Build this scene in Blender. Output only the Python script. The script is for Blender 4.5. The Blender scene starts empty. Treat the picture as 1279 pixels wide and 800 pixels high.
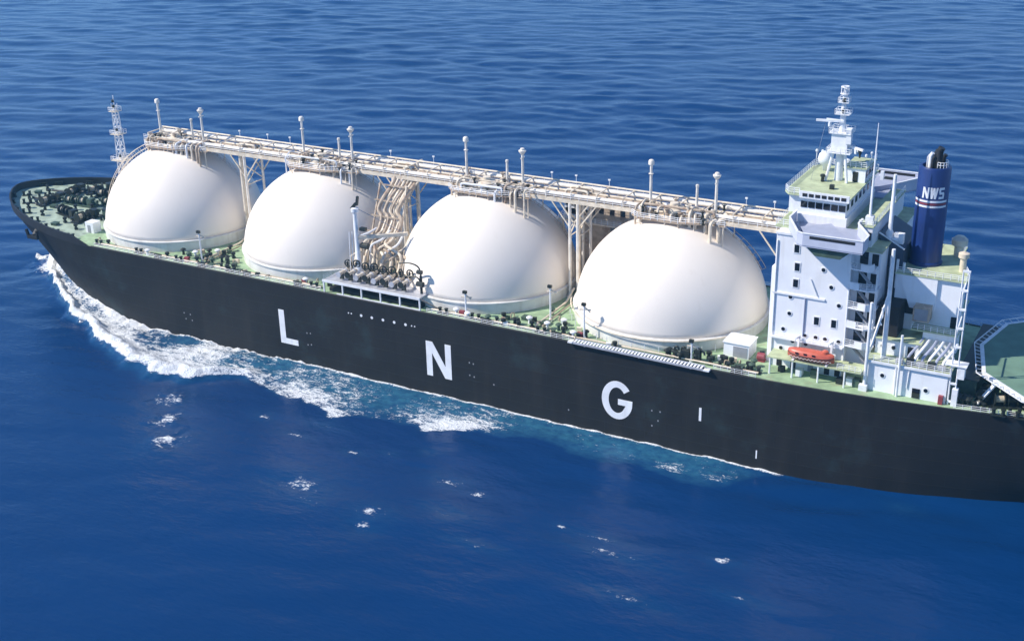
import bpy, math, random
import numpy as np
from mathutils import Vector, Matrix

random.seed(7)
rng = np.random.default_rng(11)
S = bpy.context.scene
COL = S.collection
R_ = math.radians

# ------------------------------------------------------------------ camera
cam_d = bpy.data.cameras.new('camera')
cam_o = bpy.data.objects.new('camera', cam_d)
COL.objects.link(cam_o)
cam_d.sensor_width = 36.0
cam_d.lens = 1586.83 / 1279.0 * 36.0
cam_d.clip_start = 1.0
cam_d.clip_end = 60000.0
fw = Vector((-0.45193, 0.80226, -0.39005))
rt = Vector((0.87558, 0.48257, -0.02193))
up = Vector((-0.17064, 0.35143, 0.92053))
m = Matrix.Identity(4)
for i in range(3):
    m[i][0] = rt[i]; m[i][1] = up[i]; m[i][2] = -fw[i]
m[0][3], m[1][3], m[2][3] = 94.163, -236.935, 125.221
cam_o.matrix_world = m
S.camera = cam_o

# ------------------------------------------------------------------ sky, sun, exposure
SUN_EL = R_(43)
SUN_DIR = Vector((-math.cos(R_(33)) * math.cos(SUN_EL), -math.sin(R_(33)) * math.cos(SUN_EL), math.sin(SUN_EL)))
w = bpy.data.worlds.new('World'); S.world = w; w.use_nodes = True
nt = w.node_tree; nt.nodes.clear()
sky = nt.nodes.new('ShaderNodeTexSky'); sky.sky_type = 'NISHITA'; sky.sun_disc = False
sky.sun_elevation = SUN_EL
sky.sun_rotation = math.atan2(SUN_DIR.x, SUN_DIR.y)
sky.air_density = 0.7; sky.dust_density = 0.0; sky.ozone_density = 6.0
bg = nt.nodes.new('ShaderNodeBackground'); bg.inputs['Strength'].default_value = 0.15
wo = nt.nodes.new('ShaderNodeOutputWorld')
nt.links.new(sky.outputs[0], bg.inputs[0]); nt.links.new(bg.outputs[0], wo.inputs[0])
sd = bpy.data.lights.new('sun', 'SUN'); sd.energy = 4.2; sd.angle = R_(0.53); sd.color = (1.0, 0.93, 0.83)
so = bpy.data.objects.new('sun', sd); COL.objects.link(so)
so.rotation_euler = (-SUN_DIR).to_track_quat('-Z', 'Y').to_euler()
so.location = SUN_DIR * 400
S.view_settings.view_transform = 'Standard'; S.view_settings.look = 'None'
S.view_settings.gamma = 1.0; S.view_settings.exposure = 0.50
S.render.engine = 'CYCLES'
HAZE = 0.00016
S.cycles.max_bounces = 8; S.cycles.use_denoising = True

# ------------------------------------------------------------------ materials
def mat(name, col, rough=0.5, metal=0.0, var=0.12, scale=0.6, streak=None, patch=None, bump=0.0, spec=0.5):
    """painted surface: base colour, soft mottling, optional run-down streaks and worn patches"""
    M = bpy.data.materials.new(name); M.use_nodes = True
    n = M.node_tree.nodes; L = M.node_tree.links
    b = n['Principled BSDF']
    b.inputs['Roughness'].default_value = rough; b.inputs['Metallic'].default_value = metal
    b.inputs['Specular IOR Level'].default_value = spec
    geo = n.new('ShaderNodeNewGeometry')
    nz = n.new('ShaderNodeTexNoise'); nz.inputs['Scale'].default_value = scale; nz.inputs['Detail'].default_value = 6
    L.new(geo.outputs['Position'], nz.inputs['Vector'])
    mr = n.new('ShaderNodeMapRange'); mr.inputs['From Min'].default_value = 0.3; mr.inputs['From Max'].default_value = 0.7
    mr.inputs['To Min'].default_value = 1 - var; mr.inputs['To Max'].default_value = 1 + var * 0.5
    L.new(nz.outputs['Fac'], mr.inputs['Value'])
    mx = n.new('ShaderNodeMix'); mx.data_type = 'RGBA'; mx.blend_type = 'MULTIPLY'; mx.inputs['Factor'].default_value = 1
    mx.inputs['A'].default_value = (*col, 1)
    L.new(mr.outputs[0], mx.inputs['B'])
    out = mx.outputs['Result']
    if streak:
        mp = n.new('ShaderNodeMapping'); mp.inputs['Scale'].default_value = streak.get('scale', (0.9, 0.9, 0.06))
        L.new(geo.outputs['Position'], mp.inputs['Vector'])
        n2 = n.new('ShaderNodeTexNoise'); n2.inputs['Scale'].default_value = 1.0; n2.inputs['Detail'].default_value = 5
        L.new(mp.outputs[0], n2.inputs['Vector'])
        r2 = n.new('ShaderNodeMapRange'); r2.inputs['From Min'].default_value = streak.get('lo', 0.52); r2.inputs['From Max'].default_value = streak.get('hi', 0.75)
        r2.inputs['To Max'].default_value = streak.get('amt', 0.5)
        L.new(n2.outputs['Fac'], r2.inputs['Value'])
        m2 = n.new('ShaderNodeMix'); m2.data_type = 'RGBA'
        L.new(r2.outputs[0], m2.inputs['Factor']); L.new(out, m2.inputs['A']); m2.inputs['B'].default_value = (*streak['col'], 1)
        out = m2.outputs['Result']
    if patch:
        n3 = n.new('ShaderNodeTexNoise'); n3.inputs['Scale'].default_value = patch.get('scale', 0.25); n3.inputs['Detail'].default_value = 8
        n3.inputs['Roughness'].default_value = 0.65
        L.new(geo.outputs['Position'], n3.inputs['Vector'])
        r3 = n.new('ShaderNodeMapRange'); r3.inputs['From Min'].default_value = patch.get('lo', 0.55); r3.inputs['From Max'].default_value = patch.get('hi', 0.62)
        r3.inputs['To Max'].default_value = patch.get('amt', 0.6)
        L.new(n3.outputs['Fac'], r3.inputs['Value'])
        m3 = n.new('ShaderNodeMix'); m3.data_type = 'RGBA'
        L.new(r3.outputs[0], m3.inputs['Factor']); L.new(out, m3.inputs['A']); m3.inputs['B'].default_value = (*patch['col'], 1)
        out = m3.outputs['Result']
    L.new(out, b.inputs['Base Color'])
    if bump:
        bp = n.new('ShaderNodeBump'); bp.inputs['Strength'].default_value = bump; bp.inputs['Distance'].default_value = 0.1
        L.new(nz.outputs['Fac'], bp.inputs['Height']); L.new(bp.outputs[0], b.inputs['Normal'])
    return M

M = {}
M['hull'] = mat('black_hull_paint', (0.0185, 0.0180, 0.0180), 0.6, var=0.2, scale=0.12,
                streak=dict(col=(0.036, 0.032, 0.029), lo=0.5, hi=0.8, amt=0.5, scale=(0.35, 0.35, 0.04)),
                patch=dict(col=(0.03, 0.055, 0.06), scale=0.06, lo=0.58, hi=0.7, amt=0.5), spec=0.2)
def plate_seams(Mt, w, h, depth):
    """weld lines between shell plates as fine relief"""
    n = Mt.node_tree.nodes; L = Mt.node_tree.links
    geo = n.new('ShaderNodeNewGeometry'); sp = n.new('ShaderNodeSeparateXYZ'); cb = n.new('ShaderNodeCombineXYZ')
    L.new(geo.outputs['Position'], sp.inputs[0]); L.new(sp.outputs['X'], cb.inputs['X']); L.new(sp.outputs['Z'], cb.inputs['Y'])
    br = n.new('ShaderNodeTexBrick'); br.inputs['Scale'].default_value = 1.0; br.inputs['Mortar Size'].default_value = 0.05; br.inputs['Mortar Smooth'].default_value = 0.6
    br.inputs['Brick Width'].default_value = w; br.inputs['Row Height'].default_value = h
    L.new(cb.outputs[0], br.inputs['Vector'])
    nz = n.new('ShaderNodeTexNoise'); nz.inputs['Scale'].default_value = 0.35; nz.inputs['Detail'].default_value = 2; L.new(geo.outputs['Position'], nz.inputs['Vector'])
    ad = n.new('ShaderNodeMath'); ad.operation = 'MULTIPLY_ADD'; L.new(nz.outputs['Fac'], ad.inputs[0]); ad.inputs[1].default_value = 1.2; L.new(br.outputs['Fac'], ad.inputs[2])
    bp = n.new('ShaderNodeBump'); bp.inputs['Strength'].default_value = 0.6; bp.inputs['Distance'].default_value = depth
    L.new(ad.outputs[0], bp.inputs['Height']); L.new(bp.outputs[0], n['Principled BSDF'].inputs['Normal'])
plate_seams(M['hull'], 9.0, 2.7, 0.10)
M['letter'] = mat('white_hull_lettering', (0.82, 0.83, 0.86), 0.5, var=0.12, scale=0.5,
                  streak=dict(col=(0.45, 0.43, 0.42), lo=0.6, hi=0.85, amt=0.5))
M['deck'] = mat('pale_green_deck_paint', (0.32, 0.45, 0.27), 0.7, var=0.3, scale=0.5,
                patch=dict(col=(0.30, 0.24, 0.17), scale=0.35, lo=0.57, hi=0.66, amt=0.5), bump=0.1)
M['deck_fore'] = mat('grey_green_forecastle_paint', (0.38, 0.47, 0.37), 0.7, var=0.3, scale=0.5,
                     patch=dict(col=(0.16, 0.19, 0.15), scale=0.28, lo=0.55, hi=0.64, amt=0.6), bump=0.1)
M['dome'] = mat('cream_white_tank_paint', (0.85, 0.775, 0.69), 0.55, var=0.05, scale=0.08,
                streak=dict(col=(0.66, 0.56, 0.46), lo=0.6, hi=0.9, amt=0.3, scale=(0.8, 0.8, 0.04)), spec=0.3)
M['skirt'] = mat('off_white_skirt_paint', (0.70, 0.69, 0.66), 0.6, var=0.15, scale=0.4,
                 streak=dict(col=(0.42, 0.36, 0.28), lo=0.52, hi=0.8, amt=0.5, scale=(0.7, 0.7, 0.1)))
M['cream'] = mat('cream_pipe_paint', (0.76, 0.66, 0.52), 0.5, var=0.25, scale=0.7,
                 patch=dict(col=(0.42, 0.28, 0.18), scale=0.5, lo=0.55, hi=0.66, amt=0.5))
M['ivory'] = mat('ivory_pipe_paint', (0.82, 0.76, 0.67), 0.5, var=0.2, scale=0.6,
                 patch=dict(col=(0.5, 0.36, 0.24), scale=0.5, lo=0.58, hi=0.68, amt=0.5))
M['tan'] = mat('tan_steel_paint', (0.50, 0.40, 0.30), 0.6, var=0.3, scale=0.8,
               patch=dict(col=(0.24, 0.13, 0.08), scale=0.5, lo=0.54, hi=0.62, amt=0.6))
M['white'] = mat('white_house_paint', (0.83, 0.84, 0.87), 0.45, var=0.07, scale=0.25,
                 streak=dict(col=(0.55, 0.50, 0.46), lo=0.56, hi=0.85, amt=0.4, scale=(0.9, 0.9, 0.07)))
M['trim'] = mat('white_trim_paint', (0.80, 0.81, 0.83), 0.45, var=0.15, scale=0.8)
M['grey'] = mat('lavender_grey_wing_paint', (0.36, 0.39, 0.50), 0.55, var=0.12, scale=0.4)
M['wing'] = mat('shade_tinted_bulwark_paint', (0.52, 0.55, 0.66), 0.5, var=0.1, scale=0.4)  # lavender puts the bulwark's shade into its colour
M['slate'] = mat('slate_blue_paint', (0.045, 0.065, 0.10), 0.5, var=0.3, scale=0.5)
M['roof'] = mat('yellow_green_roof_paint', (0.46, 0.52, 0.32), 0.75, var=0.25, scale=0.6,
                patch=dict(col=(0.34, 0.32, 0.2), scale=0.4, lo=0.56, hi=0.66, amt=0.5))
M['dark'] = mat('dark_green_black_machinery', (0.016, 0.022, 0.018), 0.5, var=0.4, scale=1.0)
M['mid'] = mat('weathered_green_machinery', (0.06, 0.10, 0.07), 0.55, var=0.4, scale=0.9)
M['rope'] = mat('cream_mooring_rope', (0.55, 0.48, 0.36), 0.9, var=0.3, scale=3)
M['glass'] = mat('dark_window_glass', (0.012, 0.014, 0.018), 0.08, var=0.2, scale=1.0, spec=0.6)
M['red'] = mat('red_box_paint', (0.26, 0.05, 0.06), 0.5, var=0.2)
M['orange'] = mat('red_orange_lifeboat_plastic', (0.52, 0.105, 0.06), 0.4, var=0.15, scale=0.7)
M['funnel'] = mat('royal_blue_funnel_paint', (0.008, 0.03, 0.15), 0.4, var=0.15, scale=0.3,
                  streak=dict(col=(0.01, 0.015, 0.05), lo=0.55, hi=0.85, amt=0.5))
M['black'] = mat('sooty_black_paint', (0.012, 0.012, 0.014), 0.6, var=0.3)
M['heli'] = mat('green_helideck_paint', (0.14, 0.24, 0.17), 0.75, var=0.2, scale=0.3,
                patch=dict(col=(0.1, 0.16, 0.12), scale=0.15, lo=0.55, hi=0.7, amt=0.5))
M['yellow'] = mat('yellow_marking_paint', (0.75, 0.62, 0.10), 0.7, var=0.15)
M['steel'] = mat('grey_aluminium', (0.55, 0.56, 0.60), 0.4, metal=0.3, var=0.2)
M['shell'] = mat('mid_grey_steel_paint', (0.30, 0.31, 0.34), 0.6, var=0.2)  # plain mid grey for doors, wires, stairs and small marks

# ------------------------------------------------------------------ mesh helpers
class MB:
    def __init__(s): s.v = []; s.f = []
    def box(s, x0, x1, y0, y1, z0, z1):
        b = len(s.v)
        s.v += [(x0,y0,z0),(x1,y0,z0),(x1,y1,z0),(x0,y1,z0),(x0,y0,z1),(x1,y0,z1),(x1,y1,z1),(x0,y1,z1)]
        s.f += [tuple(b+i for i in q) for q in ((3,2,1,0),(4,5,6,7),(0,1,5,4),(1,2,6,5),(2,3,7,6),(3,0,4,7))]
        return s
    def bar(s, p, q, wd, ht=None):
        """rectangular bar between two points"""
        p = Vector(p); q = Vector(q); ht = ht or wd; d = (q-p).normalized()
        a = d.cross(Vector((0,0,1)))
        if a.length < 1e-4: a = Vector((1,0,0))
        a.normalize(); c = a.cross(d)
        a = a*wd/2; c = c*ht/2; b = len(s.v)
        for o in (p, q):
            s.v += [tuple(o-a-c), tuple(o+a-c), tuple(o+a+c), tuple(o-a+c)]
        s.f += [tuple(b+i for i in k) for k in ((0,1,2,3),(7,6,5,4),(0,4,5,1),(1,5,6,2),(2,6,7,3),(3,7,4,0))]
        return s
    def tube(s, pts, r, n=8, cap=True):
        pts = [Vector(p) for p in pts]; m = len(pts); b = len(s.v)
        rr = r if isinstance(r, (list, tuple)) else [r]*m
        a = None
        for i, p in enumerate(pts):
            if i == 0: d = pts[1]-p
            elif i == m-1: d = p-pts[i-1]
            else: d = (pts[i+1]-p).normalized() + (p-pts[i-1]).normalized()
            if d.length < 1e-6: d = Vector((0,0,1))
            d.normalize()
            if a is None:
                a = d.cross(Vector((0,0,1)))
                if a.length < 1e-3: a = d.cross(Vector((1,0,0)))
            a = (a - d*a.dot(d)).normalized(); c = d.cross(a)
            for k in range(n):
                t = 2*math.pi*k/n
                s.v.append(tuple(p + (a*math.cos(t) + c*math.sin(t))*rr[i]))
        for i in range(m-1):
            for k in range(n):
                k2 = (k+1) % n
                s.f.append((b+i*n+k, b+i*n+k2, b+(i+1)*n+k2, b+(i+1)*n+k))
        if cap:
            s.f.append(tuple(b+k for k in reversed(range(n))))
            s.f.append(tuple(b+(m-1)*n+k for k in range(n)))
        return s
    def lathe(s, prof, c=(0,0,0), n=16):
        b = len(s.v); m = len(prof)
        for r, z in prof:
            for k in range(n):
                t = 2*math.pi*k/n
                s.v.append((c[0]+r*math.cos(t), c[1]+r*math.sin(t), c[2]+z))
        for i in range(m-1):
            for k in range(n):
                k2 = (k+1) % n
                s.f.append((b+i*n+k, b+i*n+k2, b+(i+1)*n+k2, b+(i+1)*n+k))
        if prof[0][0] > 1e-6: s.f.append(tuple(b+k for k in reversed(range(n))))
        if prof[-1][0] > 1e-6: s.f.append(tuple(b+(m-1)*n+k for k in range(n)))
        return s
    def torus(s, c, R, r, axis='y', n=14, k=6):
        pts = []
        for i in range(n+1):
            t = 2*math.pi*i/n; u, v = R*math.cos(t), R*math.sin(t)
            pts.append({'y': (c[0]+u, c[1], c[2]+v), 'z': (c[0]+u, c[1]+v, c[2]), 'x': (c[0], c[1]+u, c[2]+v)}[axis])
        return s.tube(pts, r, k, cap=False)
    def prism(s, poly, z0, z1):
        b = len(s.v); n = len(poly)
        s.v += [(x, y, z0) for x, y in poly] + [(x, y, z1) for x, y in poly]
        s.f.append(tuple(b+i for i in reversed(range(n)))); s.f.append(tuple(b+n+i for i in range(n)))
        for i in range(n):
            j = (i+1) % n; s.f.append((b+i, b+j, b+n+j, b+n+i))
        return s
    def prism_y(s, poly, y0, y1):
        """polygon in x,z extruded along y"""
        b = len(s.v); n = len(poly)
        s.v += [(x, y0, z) for x, z in poly] + [(x, y1, z) for x, z in poly]
        s.f.append(tuple(b+i for i in range(n))); s.f.append(tuple(b+n+i for i in reversed(range(n))))
        for i in range(n):
            j = (i+1) % n; s.f.append((b+j, b+i, b+n+i, b+n+j))
        return s
    def mesh(s, name, mtl, smooth=False, angle=None):
        me = bpy.data.meshes.new(name); me.from_pydata(s.v, [], s.f); me.materials.append(mtl)
        if smooth:
            me.shade_smooth()
            if angle: me.set_sharp_from_angle(angle=R_(angle))
        me.update()
        return me

def link(name, data, parent=None, loc=(0,0,0), rz=0.0, label=None):
    o = bpy.data.objects.new(name, data); COL.objects.link(o)
    o.location = loc; o.rotation_euler = (0, 0, rz)
    if parent: o.parent = parent
    if label: o['label'] = label
    return o
def put(name, mb, mtl, parent=None, loc=(0,0,0), rz=0.0, label=None, smooth=False, angle=None):
    return link(name, mb.mesh(name, mtl, smooth, angle), parent, loc, rz, label)
def empty(name, loc=(0,0,0), parent=None, label=None): return link(name, None, parent, loc, 0, label)
def thing(o, label, cat, group=None):
    o['label'] = label; o['category'] = cat
    if group: o['group'] = group
    return o
def bend(pts, r=1.0, n=4):
    """round the corners of a polyline"""
    pts = [Vector(p) for p in pts]; out = [pts[0]]
    for i in range(1, len(pts)-1):
        a, b, c = pts[i-1], pts[i], pts[i+1]
        d1 = min(r, (a-b).length*0.45); d2 = min(r, (c-b).length*0.45)
        p = b + (a-b).normalized()*d1; q = b + (c-b).normalized()*d2
        for k in range(n+1):
            t = k/n; out.append(p*(1-t)**2 + b*2*t*(1-t) + q*t*t)
    return out + [pts[-1]]
def rail_mb(pts, h=1.1, sp=2.0, r=0.05, bars=3, mb=None):
    mb = mb or MB(); pts = [Vector(p) for p in pts]
    for b in range(1, bars+1):
        mb.tube([p + Vector((0,0,h*b/bars)) for p in pts], r*0.85, 4)
    for i in range(len(pts)-1):
        a, c = pts[i], pts[i+1]; L = (c-a).length; n = max(1, round(L/sp))
        for k in range(n + (1 if i == len(pts)-2 else 0)):
            p = a.lerp(c, k/n); mb.tube([p - Vector((0,0,0.03)), p + Vector((0,0,h))], r, 4)
    return mb

# ------------------------------------------------------------------ hull geometry
F = 19.2          # main deck above water
HB = 23.6
def sm(t): t = np.clip(t, 0, 1); return t*t*(3-2*t)
def zdeck(x): return F + 2.0*max(0.0, min(1.0, (-148-x)/54))**1.3
def hull_pt(x_or_c, z, zone):
    tz = max(0.0, min(1.0, z/20.5))
    if zone == 'bow':
        xt = -186 - 13.2*tz**1.15; x = -120 + (xt+120)*x_or_c
        xs = -124 - 26*tz; k = 0.9 - 0.25*tz
        s = max(0.0, min(1.0, (xs-x)/(xs-xt)))
        return x, HB*(1-s*s)**k
    x = x_or_c
    if x > 28:
        bd = HB - 4.0*((x-28)/40)**1.5
        bw = HB*(1 - 0.75*min(1.0, ((x-28)/66))**2)
        return x, bw + (bd-bw)*tz**0.6
    return x, HB
def half_deck(x):
    z = zdeck(x)
    if x < -120:
        lo, hi = 0.0, 1.0
        for _ in range(40):
            c = (lo+hi)/2
            if hull_pt(c, z, 'bow')[0] > x: lo = c
            else: hi = c
        return hull_pt(lo, z, 'bow')[1]
    return hull_pt(x, z, 'mid')[1]
def half_water(x):
    if x < -186: return 0.0
    if x < -120: return hull_pt((-120-x)/66.0, 0, 'bow')[1]
    return hull_pt(x, 0, 'mid')[1]
cols = [('bow', c) for c in [1-(1-i/34)**1.0 for i in range(34, 0, -1)]]
cols = [('bow', 1.0), ('bow', 0.99)] + cols[1:] + [('mid', -120 + 148*i/12) for i in range(13)] + [('mid', 28 + 64*(i+1)/20) for i in range(20)]

ship = empty('tanker_ship', (0, 0, 0))
thing(ship, 'black gas tanker with four white domes and L N G on its side, under way', 'ship')

def build_hull():
    mb = MB(); rows = 12
    K = [(-7.0, None)]
    def ring(zone, c):
        xd, _ = hull_pt(c, 20.5, zone)
        zt = zdeck(xd)
        return [-7 + (zt+7)*k/(rows-1) for k in range(rows)]
    for side in (-1, 1):
        b = len(mb.v)
        for zone, c in cols:
            for z in ring(zone, c):
                x, h = hull_pt(c, z, zone); mb.v.append((x, side*h, z))
        n = len(cols)
        for i in range(n-1):
            for k in range(rows-1):
                q = (b+i*rows+k, b+(i+1)*rows+k, b+(i+1)*rows+k+1, b+i*rows+k+1)
                mb.f.append(q if side < 0 else q[::-1])
    n = len(cols); tot = n*rows
    for k in range(rows-1):       # transom
        a = (n-1)*rows+k; mb.f.append((a, tot+a, tot+a+1, a+1))
    return put('hull', mb, M['hull'], ship, smooth=True, angle=35)
hull = build_hull()

def build_deck(x0, x1, name, mtl, dz=0.0):
    mb = MB(); n = 40
    for i in range(n+1):
        x = x0 + (x1-x0)*i/n; h = max(half_deck(x)-0.12, 0.05); z = zdeck(x) + 0.02 + dz
        mb.v += [(x, -h, z), (x, -h*0.5, z), (x, 0, z), (x, h*0.5, z), (x, h, z)]
    for i in range(n):
        for k in range(4): mb.f.append((i*5+k, (i+1)*5+k, (i+1)*5+k+1, i*5+k+1))
    return put(name, mb, mtl, ship)
build_deck(-198.9, -156, 'forecastle_deck', M['deck_fore'])
build_deck(-156, 91.9, 'main_deck', M['deck'])

def bulwark():
    mb = MB(); xs = [-199.15, -198.7, -198.0] + [-197.0 + 2.8*i for i in range(18)]
    for side in (-1, 1):
        b = len(mb.v)
        for x in xs:
            h = half_deck(x) if x > -199.0 else 0.02; z = zdeck(x); t = max(0.0, min(1.0, (-149.5-x)/5)); H = 0.15 + 1.8*t
            fl = 0.18*t
            mb.v += [(x, side*h, z-0.3), (x-0.1*t, side*(h+fl), z+H), (x, side*max(h-0.3, 0), z+H), (x+0.15, side*max(h-0.3, 0), z-0.3)]
        for i in range(len(xs)-1):
            for k in range(4):
                k2 = (k+1) % 4; q = (b+i*4+k, b+(i+1)*4+k, b+(i+1)*4+k2, b+i*4+k2)
                mb.f.append(q if side < 0 else q[::-1])
    put('bulwark', mb, M['black'], ship)
bulwark()
for side in (-1, 1):      # low gunwale bar along the rest of the deck edge
    xs = [-148 + 6*i for i in range(30)] + [30 + 4*i for i in range(16)]
    put('gunwale', MB().tube([(x, side*(half_deck(x)-0.1), zdeck(x)+0.08) for x in xs], 0.16, 6), M['black'], ship)

# hull lettering, real plates a few centimetres proud of the side
YL = -HB
def letter(name, polys, label):
    mb = MB()
    for p in polys: mb.prism_y(p, YL-0.05, YL+0.03)
    return put(name, mb, M['letter'], hull, label=label)
def rot_rect(x, z): return [(x[0], z[0]), (x[1], z[0]), (x[1], z[1]), (x[0], z[1])]
letter('hull_letter', [[(-88.8,4.3),(-83.7,4.3),(-83.7,5.7),(-87.2,5.7),(-87.2,12.8),(-88.8,12.8)]], 'white letter L on the hull side')
letter('hull_letter', [[(-47.9,4.4),(-46.4,4.4),(-46.4,10.0),(-43.2,4.4),(-41.5,4.4),(-41.5,12.7),(-43.0,12.7),(-43.0,7.2),(-46.2,12.7),(-47.9,12.7)]], 'white letter N on the hull side')
gp = []; cx, cz = -1.75, 8.3
for i in range(33):
    t = R_(38 + (345-38)*i/32); gp.append((cx+3.45*math.cos(t), cz+4.3*math.sin(t)))
gp += [(cx+3.4, cz+0.35), (cx+0.2, cz+0.35), (cx+0.2, cz-0.95), (cx+1.9, cz-0.95)]
for i in range(29):
    t = R_(325 - (325-38)*i/28); gp.append((cx+1.9*math.cos(t), cz+2.9*math.sin(t)))
letter('hull_letter', [gp], 'white letter G on the hull side')
letter('hull_mark', [rot_rect((16.0,16.5),(7.7,10.6))], 'short white draught mark')
for i, x in enumerate([-68.4, -67.6, -64.9, -62.0, -59.0, -56.0, -53.0, -51.4, -50.6]):
    mb = MB(); r = 0.34 if 1 < i < 7 else 0.17
    mb.prism_y([(x+r*math.cos(a*math.pi/5), 15.5+r*math.sin(a*math.pi/5)) for a in range(10)], YL-0.05, YL+0.03)
    put('hull_disc', mb, M['letter'], hull)
for (x, z) in [(-119,6.2),(-117,6.1),(-116.6,4.6),(-118.6,4.7),(-81,8),(-80,8.1),(-80,5.2),(-81,5),(-37,9.4),(-36,9.3),(-37,6.4),(-35.9,6.2),(-31,5.4),(-13,3.4),(5.8,7.5),(7.6,7.6),(5.9,4.1),(7.2,5.5)]:
    put('hull_mark', MB().prism_y(rot_rect((x,x+0.26),(z,z+0.32)), YL-0.04, YL+0.03), M['shell'], hull)
# overboard discharge stains by the stern quarter
put('hull_mark', MB().prism_y([(28.0,2.2),(28.25,2.2),(28.25,4.0),(28.0,4.0)], YL-0.04, YL+0.03), M['letter'], hull)

# ------------------------------------------------------------------ tank domes
TX = [-137.05, -90.85, -44.9, 0.0]
R = 20.5; TZ = 20.6
TANK_L = ['foremost white dome, nearest the bow', 'second white dome from the bow, behind the crane post', 'third white dome from the bow, behind letter N', 'aftmost white dome, beside the deckhouse']
prof = [(R*math.cos(R_(a)), R*math.sin(R_(a))) for a in [3.5 + 86.5*i/30 for i in range(31)]]; prof[-1] = (0.0, R)
dome_me = MB().lathe(prof, n=112).mesh('tank_dome', M['dome'], True)
sk = [(20.55,-1.55),(20.75,-1.5),(20.75,0.9),(21.05,0.95),(21.05,1.2),(20.45,1.3),(20.45,0.9)]
skirt_me = MB().lathe(sk, n=112).mesh('skirt', M['skirt'], True); skirt_me.set_sharp_from_angle(angle=R_(30))
rib_me = MB().box(20.72, 21.0, -0.07, 0.07, -1.45, 0.96).mesh('skirt_rib', M['skirt'])

def vent_me(h, kind):
    mb = MB()
    mb.tube([(0,0,0),(0,0,h)], [0.34, 0.26], 10)
    mb.lathe([(0.55,0),(0.55,0.12),(0.34,0.3)], (0,0,0), 10)
    if kind == 0:
        mb.lathe([(0.26,0),(0.62,0.15),(0.62,0.9),(0.42,1.15),(0.3,1.2)], (0,0,h-0.3), 10)
        mb.lathe([(0.3,0),(0.55,0.03),(0.55,0.12),(0.3,0.15)], (0,0,h-2.2), 10)
    elif kind == 1:
        mb.lathe([(0.26,0),(0.4,0.1),(0.85,0.75),(0.85,0.95),(0.5,1.0),(0.45,1.4),(0.2,1.5)], (0,0,h-0.4), 10)
        mb.tube([(0,-0.9,h-1.1),(0,0.9,h-1.1)], 0.12, 6)
    else:
        mb.lathe([(0.26,0),(0.36,0.1),(0.36,0.5),(0.2,0.6)], (0,0,h-0.2), 8)
    return mb.mesh('vent_mast', M['ivory'], True, 40)
VENT = [vent_me(10.3, 0), vent_me(9.2, 1), vent_me(6.4, 2)]

def valve_me(mtl, s=1.0):
    mb = MB(); mb.lathe([(0.34*s,0),(0.34*s,0.25*s),(0.2*s,0.3*s),(0.2*s,0.8*s),(0.3*s,0.85*s),(0.3*s,1.1*s)], n=8)
    mb.torus((0,0,1.25*s), 0.5*s, 0.08*s, 'z', 10, 5); mb.tube([(0,0,1.1*s),(0,0,1.3*s)], 0.06*s, 5)
    mb.bar((-0.5*s,0,1.25*s), (0.5*s,0,1.25*s), 0.07*s)
    return mb.mesh('valve', mtl, True, 40)
VAL = [valve_me(M['dark']), valve_me(M['tan'], 1.2), valve_me(M['cream'], 1.3), valve_me(M['red'], 0.9)]
plat_me = MB().prism([(-8,-3.4),(-6,-5.2),(3,-5.2),(9,-3.2),(12.5,-3.2),(12.5,4.6),(-8,4.6)], 41.15, 41.3).mesh('platform', M['tan'])
plat_rail_me = rail_mb([(-8,4.5,41.3),(-8,-3.4,41.3),(-6,-5.1,41.3),(3,-5.1,41.3),(9,-3.1,41.3),(12.4,-3.1,41.3)], 1.2, 1.5, 0.07).mesh('railing', M['trim'])
LEGS = []
for (x, y) in ((-7.5,-3),(-5.5,-4.8),(0,-4.9),(3,-4.9),(6,-3.8),(9,-3),(12,-3),(-7.5,4),(12,4),(9,4),(4,4.2),(-2,4.2)):
    zz = TZ + math.sqrt(R*R-x*x-y*y) - 0.2
    LEGS.append(MB().tube([(x,y,min(zz,40.9)),(x,y,41.17)], 0.13, 5).mesh('platform_leg', M['cream']))

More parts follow.
